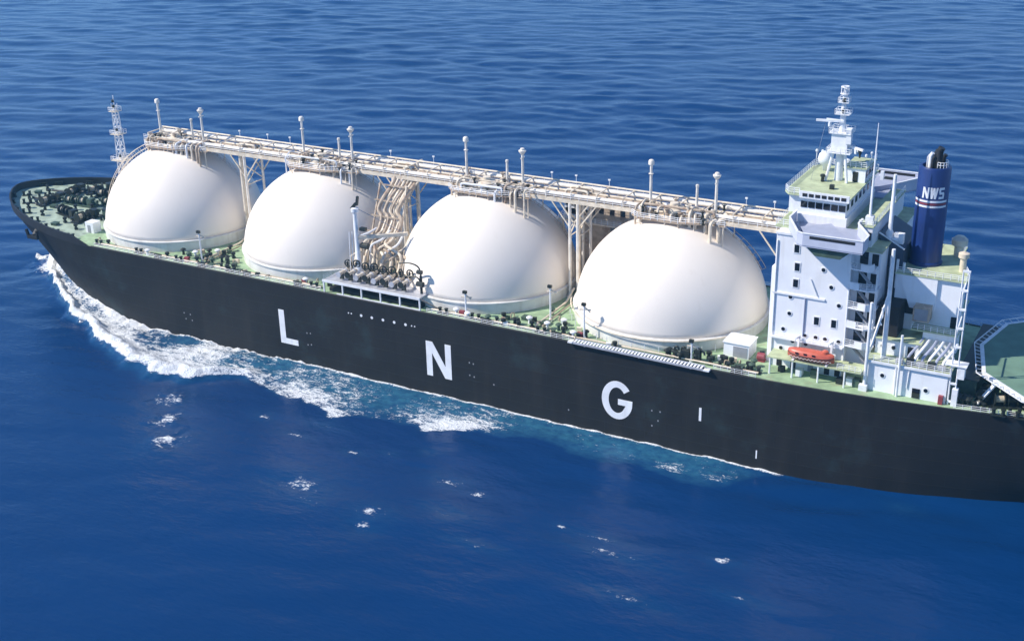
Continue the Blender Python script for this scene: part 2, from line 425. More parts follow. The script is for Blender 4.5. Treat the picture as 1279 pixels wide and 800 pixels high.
def tank(i):
    x0 = TX[i]; rd = random.Random(30+i)
    d = link('storage_tank', dome_me, ship, (x0, 0, TZ), label=TANK_L[i])
    s = link('skirt', skirt_me, d)
    z = -TZ
    link('platform', plat_me, d, (0,0,z)); link('railing', plat_rail_me, d, (0,0,z)); [link('platform_leg', g, d, (0,0,z)) for g in LEGS]
    link('vent_mast', VENT[0], d, (-5.3, 0.2, 41.3+z)); link('vent_mast', VENT[1], d, (9.2, 0.0, 41.3+z)); link('vent_mast', VENT[2], d, (4.6, 1.2, 41.3+z))
    # tank head: trunk, liquid and vapour pipes that loop to the bridge
    put('tank_head', MB().lathe([(2.3,-1.2),(2.3,2.0),(2.0,2.3),(0.9,2.5),(0.9,3.2),(0,3.3)], (0.5,-0.9,R), 18), M['cream'], d, smooth=True, angle=40)
    specs = []
    for k in range(13):
        px = -7 + 1.5*k + rd.uniform(-.6,.6); r = rd.choice([0.16,0.22,0.3,0.38])
        zt = 41.6 + rd.uniform(0.3, 2.0); y0 = rd.uniform(-4.6,-2.4)
        specs.append(([(px,y0,TZ+math.sqrt(R*R-px*px-y0*y0)-0.2),(px,y0,zt),(px+rd.uniform(-1.5,1.5),-0.6,zt+rd.uniform(-.3,.6)),(px+rd.uniform(-.5,.5),1.4,42.7)], r))
    for k in range(4):
        y0 = rd.uniform(-4.2, -2.0); zt = 41.6 + 0.7*k
        xa = rd.uniform(-7.5,-3); xb = rd.uniform(4, 11)
        specs.append(([(xa,y0,zt-0.7),(xa,y0,zt),(xb,y0+0.4,zt),(xb,y0+0.4,zt-1.0)], rd.choice([0.14,0.2,0.28])))
    for pts, r in specs:
        put('pipe', MB().tube(bend([(a,b,c+z) for a,b,c in pts], 0.8, 3), r, 7), rd.choice([M['cream'],M['cream'],M['tan'],M['trim']]), d, smooth=True, angle=40)
    for k in range(26):
        link('valve', VAL[rd.choice([0,0,1,2,1,0] if k < 20 else [0,1])], d, (rd.uniform(-7,11), rd.uniform(-4.2,-1.5) if k%2 else rd.uniform(-1.5,3.5), 41.3+z + rd.choice([0,0,0.9,1.6])), rd.uniform(0,3))
    for k in range(5):
        bx, by = rd.uniform(-6,10), rd.uniform(-3.6,2.5)
        put('valve_cabinet', MB().box(-.5,.5,-.35,.35,0,1.5), rd.choice([M['tan'],M['dark'],M['white'],M['cream']]), d, (bx, by, 41.3+z), rd.uniform(0,1))
    # sloping access stair laid on the aft shoulder
    mb = MB(); pa = []; pb = []
    for k in range(15):
        a = R_(64 - 2.6*k); az = R_(16)
        for off, L in ((-0.5, pa), (0.5, pb)):
            q = Vector((math.cos(az)*math.cos(a), math.sin(az)*math.cos(a), math.sin(a)))*(R+0.5); sd_ = Vector((-math.sin(az), math.cos(az), 0))*off
            L.append(q+sd_)
    mb.tube(pa, 0.07, 4); mb.tube(pb, 0.07, 4)
    for k in range(15): mb.tube([pa[k], pb[k]], 0.06, 4)
    mb.tube([p + p.normalized()*1.1 for p in pa], 0.06, 4)
    for k in range(0, 15, 2): mb.tube([pa[k], pa[k] + pa[k].normalized()*1.1], 0.05, 4)
    put('dome_stair', mb, M['tan'], d)
    if i in (0,):
        mb = MB(); pa = []; pb = []
        for k in range(26):
            a = R_(5 + 2.5*k); az = R_(197)
            for off, L in ((-0.55, pa), (0.55, pb)):
                q = Vector((math.cos(az)*math.cos(a), math.sin(az)*math.cos(a), math.sin(a)))*(R+0.7); L.append(q + Vector((-math.sin(az), math.cos(az), 0))*off)
        for P in (pa, pb):
            mb.tube(P, 0.08, 4); mb.tube([p + p.normalized()*1.0 for p in P], 0.07, 4)
            for k in range(0, 26, 2): mb.tube([P[k]-P[k].normalized()*0.7, P[k] + P[k].normalized()*1.0], 0.06, 4)
        for k in range(26): mb.tube([pa[k], pb[k]], 0.06, 4)
        put('dome_stair', mb, M['cream'], d)
for i in range(4): tank(i)

# ------------------------------------------------------------------ pipe bridge over the domes
pb_ = empty('pipe_bridge', (0,0,-2.6), ship, 'cream pipe bridge running over the tops of the domes')
X0, X1 = -146.5, 26.8
put('floor_grating', MB().box(X0, X1, -1.5, 4.6, 44.25, 44.33), M['tan'], pb_)
for y in (-1.75, 4.75): put('girder', MB().box(X0, X1, y-0.2, y+0.2, 43.75, 44.6), M['cream'], pb_)
for y, r, z, mt in ((-1.15,0.42,45.35,'ivory'),(0.15,0.28,45.1,'cream'),(1.3,0.22,45.0,'tan'),(2.5,0.3,45.1,'cream'),(3.75,0.5,45.75,'ivory'),(4.3,0.2,46.6,'cream')):
    pts = [(X0+1, y, z)]
    for k, tx in enumerate(TX[1:]):
        pts.append(((TX[k]+tx)/2-2.6, y, z))
        if r in (0.3, 0.28): pts += [((TX[k]+tx)/2-2.6, y, z+1.1), ((TX[k]+tx)/2+2.6, y, z+1.1)]
        pts.append(((TX[k]+tx)/2+2.6, y, z))
    pts.append((X1-0.5, y, z))
    put('pipe', MB().tube(bend(pts, 0.8, 3), r, 10), M[mt], pb_, smooth=True, angle=40)
sup = MB(); 
for y in (-1.75, 4.75): sup.box(-0.13,0.13,y-0.13,y+0.13,44.6,46.3)
sup.box(-0.13,0.13,-1.62,4.62,44.62,44.86); sup.box(-0.13,0.13,-1.88,4.88,46.3,46.5)
sup_me = sup.mesh('pipe_support', M['cream'])
for k in range(29): link('pipe_support', sup_me, pb_, (X0+1.5+6.1*k, 0, 0))
for y in (-1.95, 4.98): put('railing', rail_mb([(X0,y,44.6),(X1,y,44.6)], 1.9 if y > 0 else 1.3, 2.0, 0.06, 3), M['trim'], pb_)
post = MB().tube([(0,0,0),(0,0,22.0)], 0.34, 10).lathe([(0.8,0),(0.8,0.2),(0.36,0.7)], (0,0,0), 10)
post_me = post.mesh('support_post', M['ivory'], True, 40)
PX = [-113.6, -69.2, -66.6, -23.3, -21.4, 23.6]
for x in PX:
    for y in (-1.75, 4.75): link('support_post', post_me, pb_, (x, y, F+2.62))
    br = MB()
    for y in (-1.75, 4.75):
        br.bar((x, y, 38.2), (x-4.4, y, 43.8), 0.26); br.bar((x, y, 38.2), (x+4.4, y, 43.8), 0.26)
    br.bar((x,-1.75,36.5),(x,4.75,41.5),0.2); br.bar((x,4.75,36.5),(x,-1.75,41.5),0.2); br.bar((x,-1.75,36.3),(x,4.75,36.3),0.2)
    put('brace', br, M['cream'], pb_)
for x, y in ((-67.9,1.2),(-67.4,5.6),(-22.4,0.6),(-115.4,-1.0)):
    zt = 45.4; put('riser_pipe', MB().tube(bend([(x,y,F+2.8),(x,y,30),(x,y,zt),(x,y+2.5,zt)],1.0), 0.5, 10), M['cream'], pb_, smooth=True, angle=40)
# lamps and small boxes on the bridge, hose reels
for k, x in enumerate([-120,-111,-104,-74,-62,-31,-25,-17,14,20]):
    put('lamp_post', MB().tube([(0,0,0),(0,0,3.2)],0.07,5).box(-0.25,0.25,-0.15,0.15,3.2,3.5), M['trim'], pb_, (x, 4.9, 44.6))

# ------------------------------------------------------------------ cargo machinery house between the third and fourth domes
mh = put('machinery_house', MB().box(-26.2,-18.7,9.2,19.5,F,33.9), M['tan'], ship, label='machinery house with its shade painted in tan, between the two aft domes')  # tan puts the shading of cream walls into the paint
put('platform', MB().box(-30.5,-13.5,6.6,19.5,33.9,34.2), M['cream'], mh)
put('control_room', MB().box(-29.6,-23.4,8.2,15,34.2,39.3), M['white'], mh)
put('roof', MB().box(-30,-23,7.8,15.4,39.3,39.55), M['cream'], mh)
win_me = MB().box(-0.55,0.55,-0.06,0.06,-0.7,0.7).mesh('window', M['glass'])
for r_ in range(2):
    for k in range(4): link('window', win_me, mh, (-28.7+1.45*k, 8.18, 35.9+2.0*r_))
put('motor_room', MB().box(-22.6,-14.2,9.5,16,34.2,38.2), M['tan'], mh)  # shaded cream painted as tan here too
for k in range(3): link('window', win_me, mh, (-21+2.6*k, 9.48, 36.4))
put('railing', rail_mb([(-30.4,19,34.2),(-30.4,6.7,34.2),(-13.6,6.7,34.2),(-13.6,19,34.2)],1.2,1.5,0.06), M['trim'], mh)
put('house_leg', MB().bar((-26.5,7.4,F),(-29.5,7.0,33.9),0.35), M['cream'], mh); put('house_leg', MB().bar((-18.6,7.4,F),(-15.5,7.0,33.9),0.35), M['cream'], mh)
for k in range(3): put('pipe', MB().tube(bend([(-27+4.5*k,7.6,38.5-0.4*k),(-25+4*k,5.5,40.3),(-22+4*k,4.9,42.3)],1), 0.32, 8), M['cream'], mh, smooth=True, angle=40)

# ------------------------------------------------------------------ manifold platform amidships
mf = empty('manifold_platform', (0,0,0), ship, 'loading manifold platform with valves at the deck edge amidships')
put('platform_deck', MB().box(-75.2,-49.2,-23.2,-13.5,22.0,22.25), M['steel'], mf)
put('edge_beam', MB().box(-75.3,-49.1,-23.45,-23.2,21.85,22.4), M['trim'], mf)
put('sill_beam', MB().box(-71.5,-49.1,-23.4,-23.2,F+0.05,F+0.4), M['trim'], mf)
leg_me = MB().box(-0.16,0.16,-0.16,0.16,F,21.86).mesh('platform_leg', M['trim'])
for k in range(6): link('platform_leg', leg_me, mf, (-75.0+5.15*k, -23.2, 0))
for k in range(6): link('platform_leg', leg_me, mf, (-75.0+5.15*k, -14, 0))
put('drip_tray', MB().box(-74.5,-49.8,-22.0,-15.5,F+0.1,F+0.9), M['black'], mf)
put('brace', MB().bar((-49.1,-23.1,22.0),(-45.4,-20.6,F),0.28), M['tan'], mf)
put('railing', rail_mb([(-75.1,-14,22.25),(-75.1,-23.1,22.25)],1.1,1.5,0.05), M['trim'], mf)
wheel_me = MB().torus((0,0,0),0.82,0.17,'y',16,6).bar((-0.8,0,0),(0.8,0,0),0.12).bar((0,0,-0.8),(0,0,0.8),0.12).mesh('hand_wheel', M['dark'], True, 40)
flange_me = MB().tube([(0,0,0),(0,0.22,0)],0.66,14).mesh('flange', M['steel'], True, 40)
fl_d = MB().tube([(0,0,0),(0,0.3,0)],0.72,14).mesh('flange', M['dark'], True, 40)
rd = random.Random(5)
MX = [-71.6,-69.2,-66.8,-64.4,-62.0,-59.6,-57.2,-54.8]
for k, x in enumerate(MX):
    z = 23.7 + (0.25 if k % 2 else 0)
    mp_ = put('manifold_pipe', MB().tube(bend([(x,-21.9,z),(x,-15.5,z),(x,-14.6,z+2.2)],0.7),0.42,10), M['cream'], mf, smooth=True, angle=40)
    link('flange', fl_d if k % 2 else flange_me, mf, (x,-22.15,z)); link('flange', flange_me, mf, (x,-19.5,z)); link('flange', fl_d, mf, (x,-17.2,z))
    link('hand_wheel', wheel_me, mf, (x+0.2,-18.4,z+1.55), rd.uniform(-.4,.4))
    put('valve_stem', MB().tube([(x,-18.3,z),(x,-18.3,z+1.8)],0.22,8), M['dark'], mf)
    put('pipe_saddle', MB().box(x-0.5,x+0.5,-21.0,-20.6,22.25,z-0.1), M['dark'], mf)
for k in range(7):
    x = -73.5 + 3.4*k + rd.uniform(-.5,.5)
    link('valve', VAL[rd.choice([0,1,0])], mf, (x, rd.uniform(-16,-14.2), 22.25), rd.uniform(0,3))
    put('pipe', MB().tube(bend([(x,-15,22.3),(x,-15,26+rd.uniform(-1,1)),(x+rd.uniform(-3,3),-13.6,27+rd.uniform(-1,1.2))],0.7),rd.choice([.15,.22,.3]),7), rd.choice([M['cream'],M['tan']]), mf, smooth=True, angle=40)
# crossover pipes climbing from the manifold to the bridge
for k in range(7):
    x = MX[min(k,7)]; xg = -70.4 + 0.9*k; r = rd.choice([0.3,0.36,0.42,0.46])
    z0 = 25.7 + 0.3*(k % 3); yy = -8.4 + 0.7*(k % 2)
    pts = [(x,-14.6,z0-1.5),(x,-14.0,z0+1.2),(xg,-11.6,26.8+0.8*(k%3)),(xg,-10.0,29.5),(xg+1.7,-9.6,30.4),(xg+1.7,yy+1.0,33.6),(xg-0.2,yy+1.6,34.6),(xg+0.8,yy+3.0,37.5),(xg+1.6,-3.0,39.5),(xg+2.0,-1.0+0.5*k,42.5)]
    put('crossover_pipe', MB().tube(bend(pts,1.4,4), r, 9), M['cream'] if k % 2 else M['tan'], mf, smooth=True, angle=40)
for k in range(5):
    z = 27.5 + 3.2*k; y = -11.5 + 1.9*k
    put('pipe_rack', MB().box(-71.8,-63.6,y-0.15,y+0.15,z-0.5,z-0.2), M['tan'], mf)
put('rack_post', MB().bar((-72.0,-11.8,F),(-71.2,-4.0,40.5),0.32), M['tan'], mf); put('rack_post', MB().bar((-63.4,-11.8,F),(-64.0,-4.0,40.5),0.32), M['cream'], mf)
# second rank of risers
for k in range(6):
    x = -72.5 + 1.9*k; put('pipe', MB().tube(bend([(x,-13.6,22.4),(x,-13.0,29.5-0.6*k),(x+2.4,-11.0,30.5-0.5*k),(x+3,-9,31)],1.0), 0.28, 8), M['cream'] if k % 2 else M['trim'], mf, smooth=True, angle=40)
# hose crane
cr = put('hose_crane', MB().lathe([(0.95,0),(0.95,2.5),(0.62,3.0),(0.55,15.0),(0.9,15.4),(0.9,16.2),(0.35,16.4)], (-69,-17.6,22.25), 12), M['trim'], ship, smooth=True, angle=40, label='white hose crane post standing on the manifold platform')
put('crane_head', MB().bar((-69.9,-17.6,38.2),(-68.6,-17.6,39.6),0.6).bar((-68.4,-17.6,39.2),(-68.0,-17.6,41.3),0.5), M['dark'], cr)
put('boom', MB().bar((-68.6,-17.6,31.6),(-58.5,-12.6,32.4),0.85,0.75), M['cream'], cr)
put('hoist', MB().box(-67.9,-66.4,-18.0,-17.0,33.4,34.1), M['dark'], cr)
put('winch', MB().tube([(-68.2,-17.1,29.6),(-66.4,-17.1,29.6)],0.7,10), M['dark'], cr)
put('stay', MB().tube([(-68.6,-17.6,38.5),(-59.5,-13.1,32.7)],0.07,4), M['shell'], cr)
put('ladder', MB().bar((-70.2,-18.2,22.3),(-69.8,-18.2,33),0.12).bar((-70.7,-18.6,22.3),(-70.3,-18.6,33),0.12), M['trim'], cr)
# small davit with curved arms beside the third dome
dx_, dy_ = -50.3, -20.6
dv = put('davit', MB().tube([(dx_,dy_,22.25),(dx_,dy_,26.4)],0.3,8), M['dark'], ship, label='dark davit with curved arms on the end of the manifold platform')
put('davit_arm', MB().tube(bend([(dx_,dy_,26.2),(dx_,dy_-0.3,28.6),(dx_-2.3,dy_-0.5,29.3),(dx_-5.2,dy_-0.5,28.7)],1.4),0.18,6), M['dark'], dv)
put('davit_arm', MB().tube(bend([(dx_,dy_,24.6),(dx_-0.6,dy_-0.3,26.2),(dx_-4.2,dy_-0.5,25.9)],1.0),0.15,6), M['dark'], dv)
put('davit_winch', MB().tube([(dx_-0.8,dy_-0.4,24.6),(dx_+0.8,dy_-0.4,24.6)],0.6,9), M['dark'], dv)
put('davit_winch', MB().tube([(dx_-0.6,dy_-0.4,27.4),(dx_+0.6,dy_-0.4,27.4)],0.5,9), M['dark'], dv)

# ------------------------------------------------------------------ deck fittings
def bollard_me():
    mb = MB().box(-1.3,1.3,-0.5,0.5,0,0.2)
    for x in (-0.8,0.8): mb.lathe([(0.34,0),(0.34,0.95),(0.46,1.0),(0.46,1.15),(0.3,1.2)], (x,0,0.15), 9)
    return mb.mesh('bollard', M['dark'], True, 40)
BOL = bollard_me()
def fair_me():
    mb = MB().box(-1.2,1.2,-0.35,0.35,0,0.25)
    for x in (-0.9,-0.3,0.3,0.9): mb.lathe([(0.24,0),(0.24,0.7),(0.3,0.75),(0.3,0.85)], (x,0,0.2), 8)
    mb.box(-1.2,1.2,-0.3,0.3,1.05,1.15)
    return mb.mesh('fairlead', M['dark'], True, 40)
FAIR = fair_me()
def mush_me(mtl):
    return MB().lathe([(0.35,0),(0.3,0.9),(0.3,1.2),(0.7,1.25),(0.7,1.45),(0.35,1.7),(0,1.75)], n=10).mesh('mushroom_vent', mtl, True, 40)
MUSH = [mush_me(M['trim']), mush_me(M['mid']), mush_me(M['dark'])]
HATCH = MB().box(-0.8,0.8,-0.8,0.8,0,0.6).box(-0.9,0.9,-0.9,0.9,0.6,0.72).mesh('hatch', M['mid'])
PEDE = MB().box(-0.4,0.4,-0.4,0.4,0,0.5).lathe([(0.3,0.5),(0.3,0.9),(0.55,1.0),(0.55,1.5),(0.3,1.6)], n=9).mesh('roller_pedestal', M['dark'], True, 40)
def on_deck(name, me, x, y, rz=0.0, label=None): return link(name, me, ship, (x, y, zdeck(x)+0.02), rz, label)

def winch(x, y, rz, drums=2, label=None, mt='dark'):
    w = empty('mooring_winch', (x, y, zdeck(x)+0.02), ship, label); w.rotation_euler = (0,0,rz); w.scale = (1.08,1.15,1.05)
    L = 2.1*drums + 1.4
    put('winch_bed', MB().box(-L/2-0.6,L/2+1.6,-1.2,1.2,0,0.35), M[mt], w)
    for k in range(drums):
        xc = -L/2 + 1.2 + 2.1*k
        put('drum', MB().tube([(xc-0.7,0,1.35),(xc+0.7,0,1.35)],0.62,12), M['rope'] if k % 2 == 0 else M['dark'], w, smooth=True, angle=40)
        put('drum_flange', MB().tube([(xc-0.85,0,1.35),(xc-0.7,0,1.35)],1.15,14).tube([(xc+0.7,0,1.35),(xc+0.85,0,1.35)],1.15,14), M[mt], w, smooth=True, angle=40)
    put('gearbox', MB().box(L/2-0.5,L/2+0.9,-0.9,0.9,0.3,2.1), M[mt], w)
    put('motor', MB().tube([(L/2+0.9,0.2,1.2),(L/2+2.0,0.2,1.2)],0.5,10), M['mid'], w)
    put('warping_head', MB().lathe([(0.55,0),(0.35,0.25),(0.35,0.55),(0.55,0.8)], (0,0,0), 10), M[mt], w, (-L/2-0.9, 0, 1.0))
winch(-183.2,-4.2,R_(80),2); winch(-183.0,4.4,R_(100),2); winch(-175.5,-1.2,R_(8),3,mt='mid'); winch(-172.5,8.0,R_(20),3)
winch(-171.5,-9.0,R_(-12),2); winch(-165.5,2.6,R_(5),3,mt='mid'); winch(-164.5,-9.5,R_(85),2); winch(-166.5,13.0,R_(-8),2); winch(-178.8,9.4,R_(60),2); winch(-162,8.0,R_(90),2)
for (x, y, a) in [(-193.6,-3.0,.7),(-192.6,3.6,-.7),(-188.4,-7.6,.8),(-185.6,9.8,-.7),(-182,-13.5,.5),(-178,15.5,-.5),(-175,-17.0,.4),(-169,-19.5,.25),(-170,19.0,-.4),(-163,-21.0,.15),(-162,20.6,-.2),(-157,-21.6,.1),(-188.5,-2.0,.9),(-186.8,-6.8,.3)]:
    on_deck('bollard', BOL, x, y, a)
for (x, s) in [(-196,-1),(-196,1),(-192,-1),(-193,1),(-186,-1),(-186,1),(-179,-1),(-179,1),(-172,-1),(-172,1),(-165,-1),(-165,1),(-158,-1),(-158,1)]:
    h = half_deck(x)-1.0; on_deck('fairlead', FAIR, x, s*h, s*0.6 if x < -190 else s*0.35)
for (x, y) in [(-191,-4.5),(-189,1.0),(-185,-10.2),(-180,-9.0),(-177,-12.6),(-176.5,4.6),(-172.8,-4.8),(-169.5,-2.0),(-168,6.0),(-167.5,-13.6),(-160,-3),(-161,-16.0),(-159.5,14.0),(-174.5,13.6),(-158.8,4.0)]:
    on_deck('roller_pedestal', PEDE, x, y, rd.uniform(0,3))
for (x, y) in [(-192.6,0.2),(-181.6,0.2),(-179.6,-6.2),(-168.4,-16.2),(-160.5,-12.0),(-163.8,17.0)]: on_deck('hatch', HATCH, x, y, rd.uniform(0,.5))
for (x, y) in [(-179.0,2.2),(-166,-5.6),(-160.4,-7.6),(-159.2,10.0),(-176,-8),(-170,15.5)]: on_deck('mushroom_vent', MUSH[2], x, y)
# anchor chains and the forward store house under the first dome
for s in (-1,1):
    put('anchor_chain', MB().tube([(-190.8,s*3.6,zdeck(-190.8)+0.25),(-186.2,s*4.1,zdeck(-186)+0.45)],0.26,6), M['black'], ship)
fs = put('store_house', MB().box(-160.4,-157.4,-7.0,7.0,F,F+3.2), M['mid'], ship, label='low dark green store house ahead of the first dome')
put('roof', MB().box(-160.7,-157.2,-7.3,7.3,F+3.2,F+3.4), M['dark'], fs)
wd = put('locker', MB().box(-157.2,-154.4,-16.2,-13.6,F,F+3.0), M['white'], ship)
put('locker_door', MB().box(-156.4,-155.4,-16.26,-16.2,F+0.2,F+2.3), M['shell'], wd)
# anchor at the bow flare
ax, ay = -171.5, -half_deck(-171.5)-0.9
an = put('anchor', MB().bar((ax,ay+1.6,19.4),(ax+0.2,ay,18.2),0.7,0.6).bar((ax-1.7,ay-0.2,17.6),(ax+1.8,ay-0.2,17.6),0.9,0.9).bar((ax-1.5,ay-0.3,17.7),(ax-1.9,ay-0.4,19.6),0.6).bar((ax+1.6,ay-0.3,17.7),(ax+2.0,ay-0.4,19.6),0.6), M['black'], hull, label='black anchor housed at the bow flare')
# foremast
fm = empty('foremast', (-157.6, 0, F), ship, 'white lattice foremast ahead of the first dome')
mb = MB(); H = 30.6; wd_ = lambda z: 1.25 - 0.75*z/H
for sx in (-1,1):
    for sy in (-1,1): mb.bar((sx*wd_(0),sy*wd_(0),0),(sx*wd_(H),sy*wd_(H),H),0.26)
for k in range(10):
    z0 = H*k/10; z1 = H*(k+1)/10; a, b = wd_(z0), wd_(z1)
    for s in (-1,1):
        mb.bar((-a,s*a,z0),(b,s*b,z1),0.16); mb.bar((s*a,a,z0),(s*b,-b,z1),0.16); mb.bar((-a,s*a,z0),(a,s*a,z0),0.16); mb.bar((s*a,-a,z0),(s*a,a,z0),0.16)
put('lattice', mb, M['trim'], fm)
for z, s in ((15.5,2.0),(22.5,1.5),(28.6,1.2)):
    p_ = put('mast_platform', MB().box(-s,s,-s,s,z,z+0.15), M['cream'], fm); put('platform_rail', rail_mb([(-s,-s,z+.15),(s,-s,z+.15),(s,s,z+.15),(-s,s,z+.15),(-s,-s,z+.15)],1.0,1.0,0.06,2), M['trim'], p_)
for z in (16.5,23.5,29.8,31.2): put('navigation_lamp', MB().lathe([(0.3,0),(0.34,0.1),(0.34,0.6),(0.2,0.75)], (0.6,-0.9,z), 8), M['dark'], fm)
put('mast_top', MB().tube([(0,0,H),(0,0,H+2.2)],0.14,6), M['trim'], fm)

# main deck clutter along the port side, in view between the domes and the edge
for s in (-1, 1):
    xs = [-147 + 4*i for i in range(18)] if s > 0 else None
for (a, b) in ((-147,-76),(-47.5,-11.5),(18.5,27)):
    n = int((b-a)/3)+1; xs = [a + (b-a)*i/n for i in range(n+1)]
    put('railing', rail_mb([(x,-half_deck(x)+0.25,zdeck(x)) for x in xs],1.1,1.8,0.045,3), M['trim'], ship)
xs = [-147 + 5*i for i in range(48)]
put('railing', rail_mb([(x,half_deck(x)-0.25,zdeck(x)) for x in xs],1.1,2.4,0.045,3), M['trim'], ship)
for (x, y) in [(-120,-21.9),(-103,-22.2),(-106,-21.5),(-79,-21.8),(-36,-21.8),(-30,-21.6),(-20,-22),(-12.5,-21.6),(20,-21.6),(26,-21),(-147,-21.6),(-133,-22),(-44,-22.0)]: on_deck('bollard', BOL, x, y, 0)
for x in (-126,-112,-98,-83,-33,-16,23): on_deck('fairlead', FAIR, x, -half_deck(x)+0.9, 0)
for (x, y) in [(-111,-20),(-115.8,-15.5),(-108.6,-17.2),(-119,-19.4),(-24.5,-18.7),(-19.8,-19.6),(-27,-20.7),(-17.4,-16.6),(-22.4,-12.3),(-113,-11),(8,-21.5),(14,-21.2),(11,-22),(25,-18.5),(-82,-21),(-41,-21.4)]:
    on_deck('mushroom_vent', MUSH[rd.choice([0,1,2,2])], x, y)
for (x, y) in [(-116.5,-18.2),(-110,-21.7),(-26.2,-17),(-18.2,-21.3),(-21.3,-17.6),(22.8,-20.6),(-101.5,-21.8)]: on_deck('hatch', HATCH, x, y)
for (x, y) in [(-115,-20.9),(-109,-14.5),(-25.5,-21.8),(-23,-20.4),(-15.6,-20.4),(10,-21.7),(12.5,-21.4),(17,-21.2),(24.4,-20),(20.8,-19.6),(-114,-17.2),(-29,-22)]: on_deck('roller_pedestal', PEDE, x, y, rd.uniform(0,3))
for k, (x, y) in enumerate([(-39.6,-21.4),(-82.4,-20.9),(-11.6,-20.8),(-117.8,-21.4)]):
    hc = on_deck('hose_cabinet', MB().box(-0.6,0.6,-0.4,0.4,0,1.2).mesh('hose_cabinet', M['red']), x, y)
rq = random.Random(91)
PIPE_STUB = MB().tube(bend([(0,0,0),(0,0,0.9),(0.9,0,1.0),(1.0,0,0)],0.3),0.14,6).mesh('pipe_stub', M['tan'])
BOXES = [MB().box(-0.5,0.5,-0.35,0.35,0,0.9).mesh('deck_box', M[c]) for c in ('dark','mid','cream','white')]
nput = 0
while nput < 75:
    x = rq.uniform(-150, 26); y = rq.uniform(-22.6, -12)
    if min(math.hypot(x-t, y) for t in TX) < 22.0 or (-76 < x < -48) or (16.5 < x < 24.5 and y > -17.5): continue
    k = rq.random()
    if k < 0.3: on_deck('roller_pedestal', PEDE, x, y, rq.uniform(0,3))
    elif k < 0.5: on_deck('mushroom_vent', rq.choice(MUSH), x, y)
    elif k < 0.75: on_deck('pipe_stub', PIPE_STUB, x, y, rq.uniform(0,6))
    else: on_deck('deck_box', rq.choice(BOXES), x, y, rq.uniform(0,0.5))
    nput += 1
def lamp_post(x, y, h, arm):
    mb = MB().tube([(0,0,0),(0,0,h)],0.2,7).lathe([(0.45,0),(0.45,0.15),(0.2,0.6)],n=8)
    p = put('flood_light_post', mb, M['trim'], ship, (x,y,zdeck(x)+0.02))
    put('cross_arm', MB().bar((-0.9+arm,-0.2,h-0.9),(1.4+arm,0.3,h-0.9),0.25).bar((0,0,h-0.2),(1.2,0.4,h-1.5),0.2), M['cream'], p)
    put('flood_light', MB().box(-0.45,0.45,-0.5,0.1,h,h+0.6), M['dark'], p)
lamp_post(-21.2,-15.4,7.6,0.2); lamp_post(-114.2,-20.0,7.5,0.0); lamp_post(-38.4,-21.7,5.6,0.0); lamp_post(13.2,-21.6,4.2,0.0); lamp_post(-10.6,-20.8,7.4,0.0)
# long service pipes along the port deck
for y, z, r, a, b in ((-20.9,0.5,0.16,-146,-77),(-20.4,0.5,0.12,-146,-77),(-21.1,0.55,0.15,-47,27),(-20.7,0.5,0.12,-47,27)):
    if y < -20.8 or True:
        put('deck_pipe', MB().tube([(a,y-0.9,F+z),(b,y-0.9,F+z)],r,6), M['cream'] if r > .14 else M['tan'], ship)
for x in (-113.9,-68.0,-22.2):       # transverse pipes between the domes
    put('deck_pipe', MB().tube(bend([(x,-20.4,F+0.6),(x,-6,F+0.6),(x,-2,F+2.5)],0.8),0.24,7), M['cream'], ship)
    put('deck_pipe', MB().tube([(x+1.3,-19.8,F+0.5),(x+1.3,-3,F+0.5)],0.16,6), M['tan'], ship)
# deck stanchions standing round the lower rim of the fourth dome
for k in range(16):
    a = R_(-150 + 7.6*k); put('stanchion', MB().tube([(21.7*math.cos(a),21.7*math.sin(a),F),(21.7*math.cos(a),21.7*math.sin(a),F+1.5)],0.08,5), M['trim'], ship) if 21.7*abs(math.sin(a)) < 22.8 else None
put('ring_pipe', MB().tube([(21.5*math.cos(R_(-160+5*k)),21.5*math.sin(R_(-160+5*k)),F+2.6) for k in range(27)],0.14,6), M['cream'], ship)
gw = put('gas_cabinet', MB().box(0,1.6,0,1.2,0,2.2), M['dark'], ship, (11.2,-22.0,F)); gw2 = put('gas_cabinet', MB().box(0,1.0,0,1.2,0,2.7), M['dark'], ship, (13.9,-21.6,F))
for k in range(5): put('goose_neck_vent', MB().tube(bend([(0,0,0),(0,0,2.2),(0.7,0,2.4),(0.9,0,1.6)],0.4),0.2,7), M['dark'], ship, (9.4+1.35*k,-20.9+0.3*(k%2),F), smooth=True, angle=40)

# stowed accommodation ladder on the port edge
gy = -HB-0.75
gg = empty('accommodation_ladder', (0,0,0), ship, 'silver accommodation ladder stowed along the deck edge')
put('stringer', MB().bar((-11.6,gy,F+0.35),(16.8,gy,F+0.05),0.14,0.42), M['steel'], gg); put('stringer', MB().bar((-11.6,gy+0.95,F+0.75),(16.8,gy+0.95,F+0.45),0.14,0.42), M['steel'], gg)
st = MB().bar((0,0,0),(0.25,0.95,0.32),0.34,0.16).mesh('step', M['trim'])
for k in range(40): link('step', st, gg, (-11.2+0.7*k, gy, F+0.42-0.0075*k*1.0))
put('ladder_platform', MB().box(-12.6,-11.6,gy-0.2,gy+1.1,F+0.2,F+0.5), M['trim'], gg); put('ladder_platform', MB().box(16.8,18.0,gy-0.2,gy+1.2,F-0.1,F+0.2), M['trim'], gg)
put('ladder_bracket', MB().box(-9,-8.7,gy,-HB+0.4,F-0.1,F+0.3).box(3,3.3,gy,-HB+0.4,F-0.2,F+0.2).box(14,14.3,gy,-HB+0.4,F-0.3,F+0.1), M['shell'], gg)

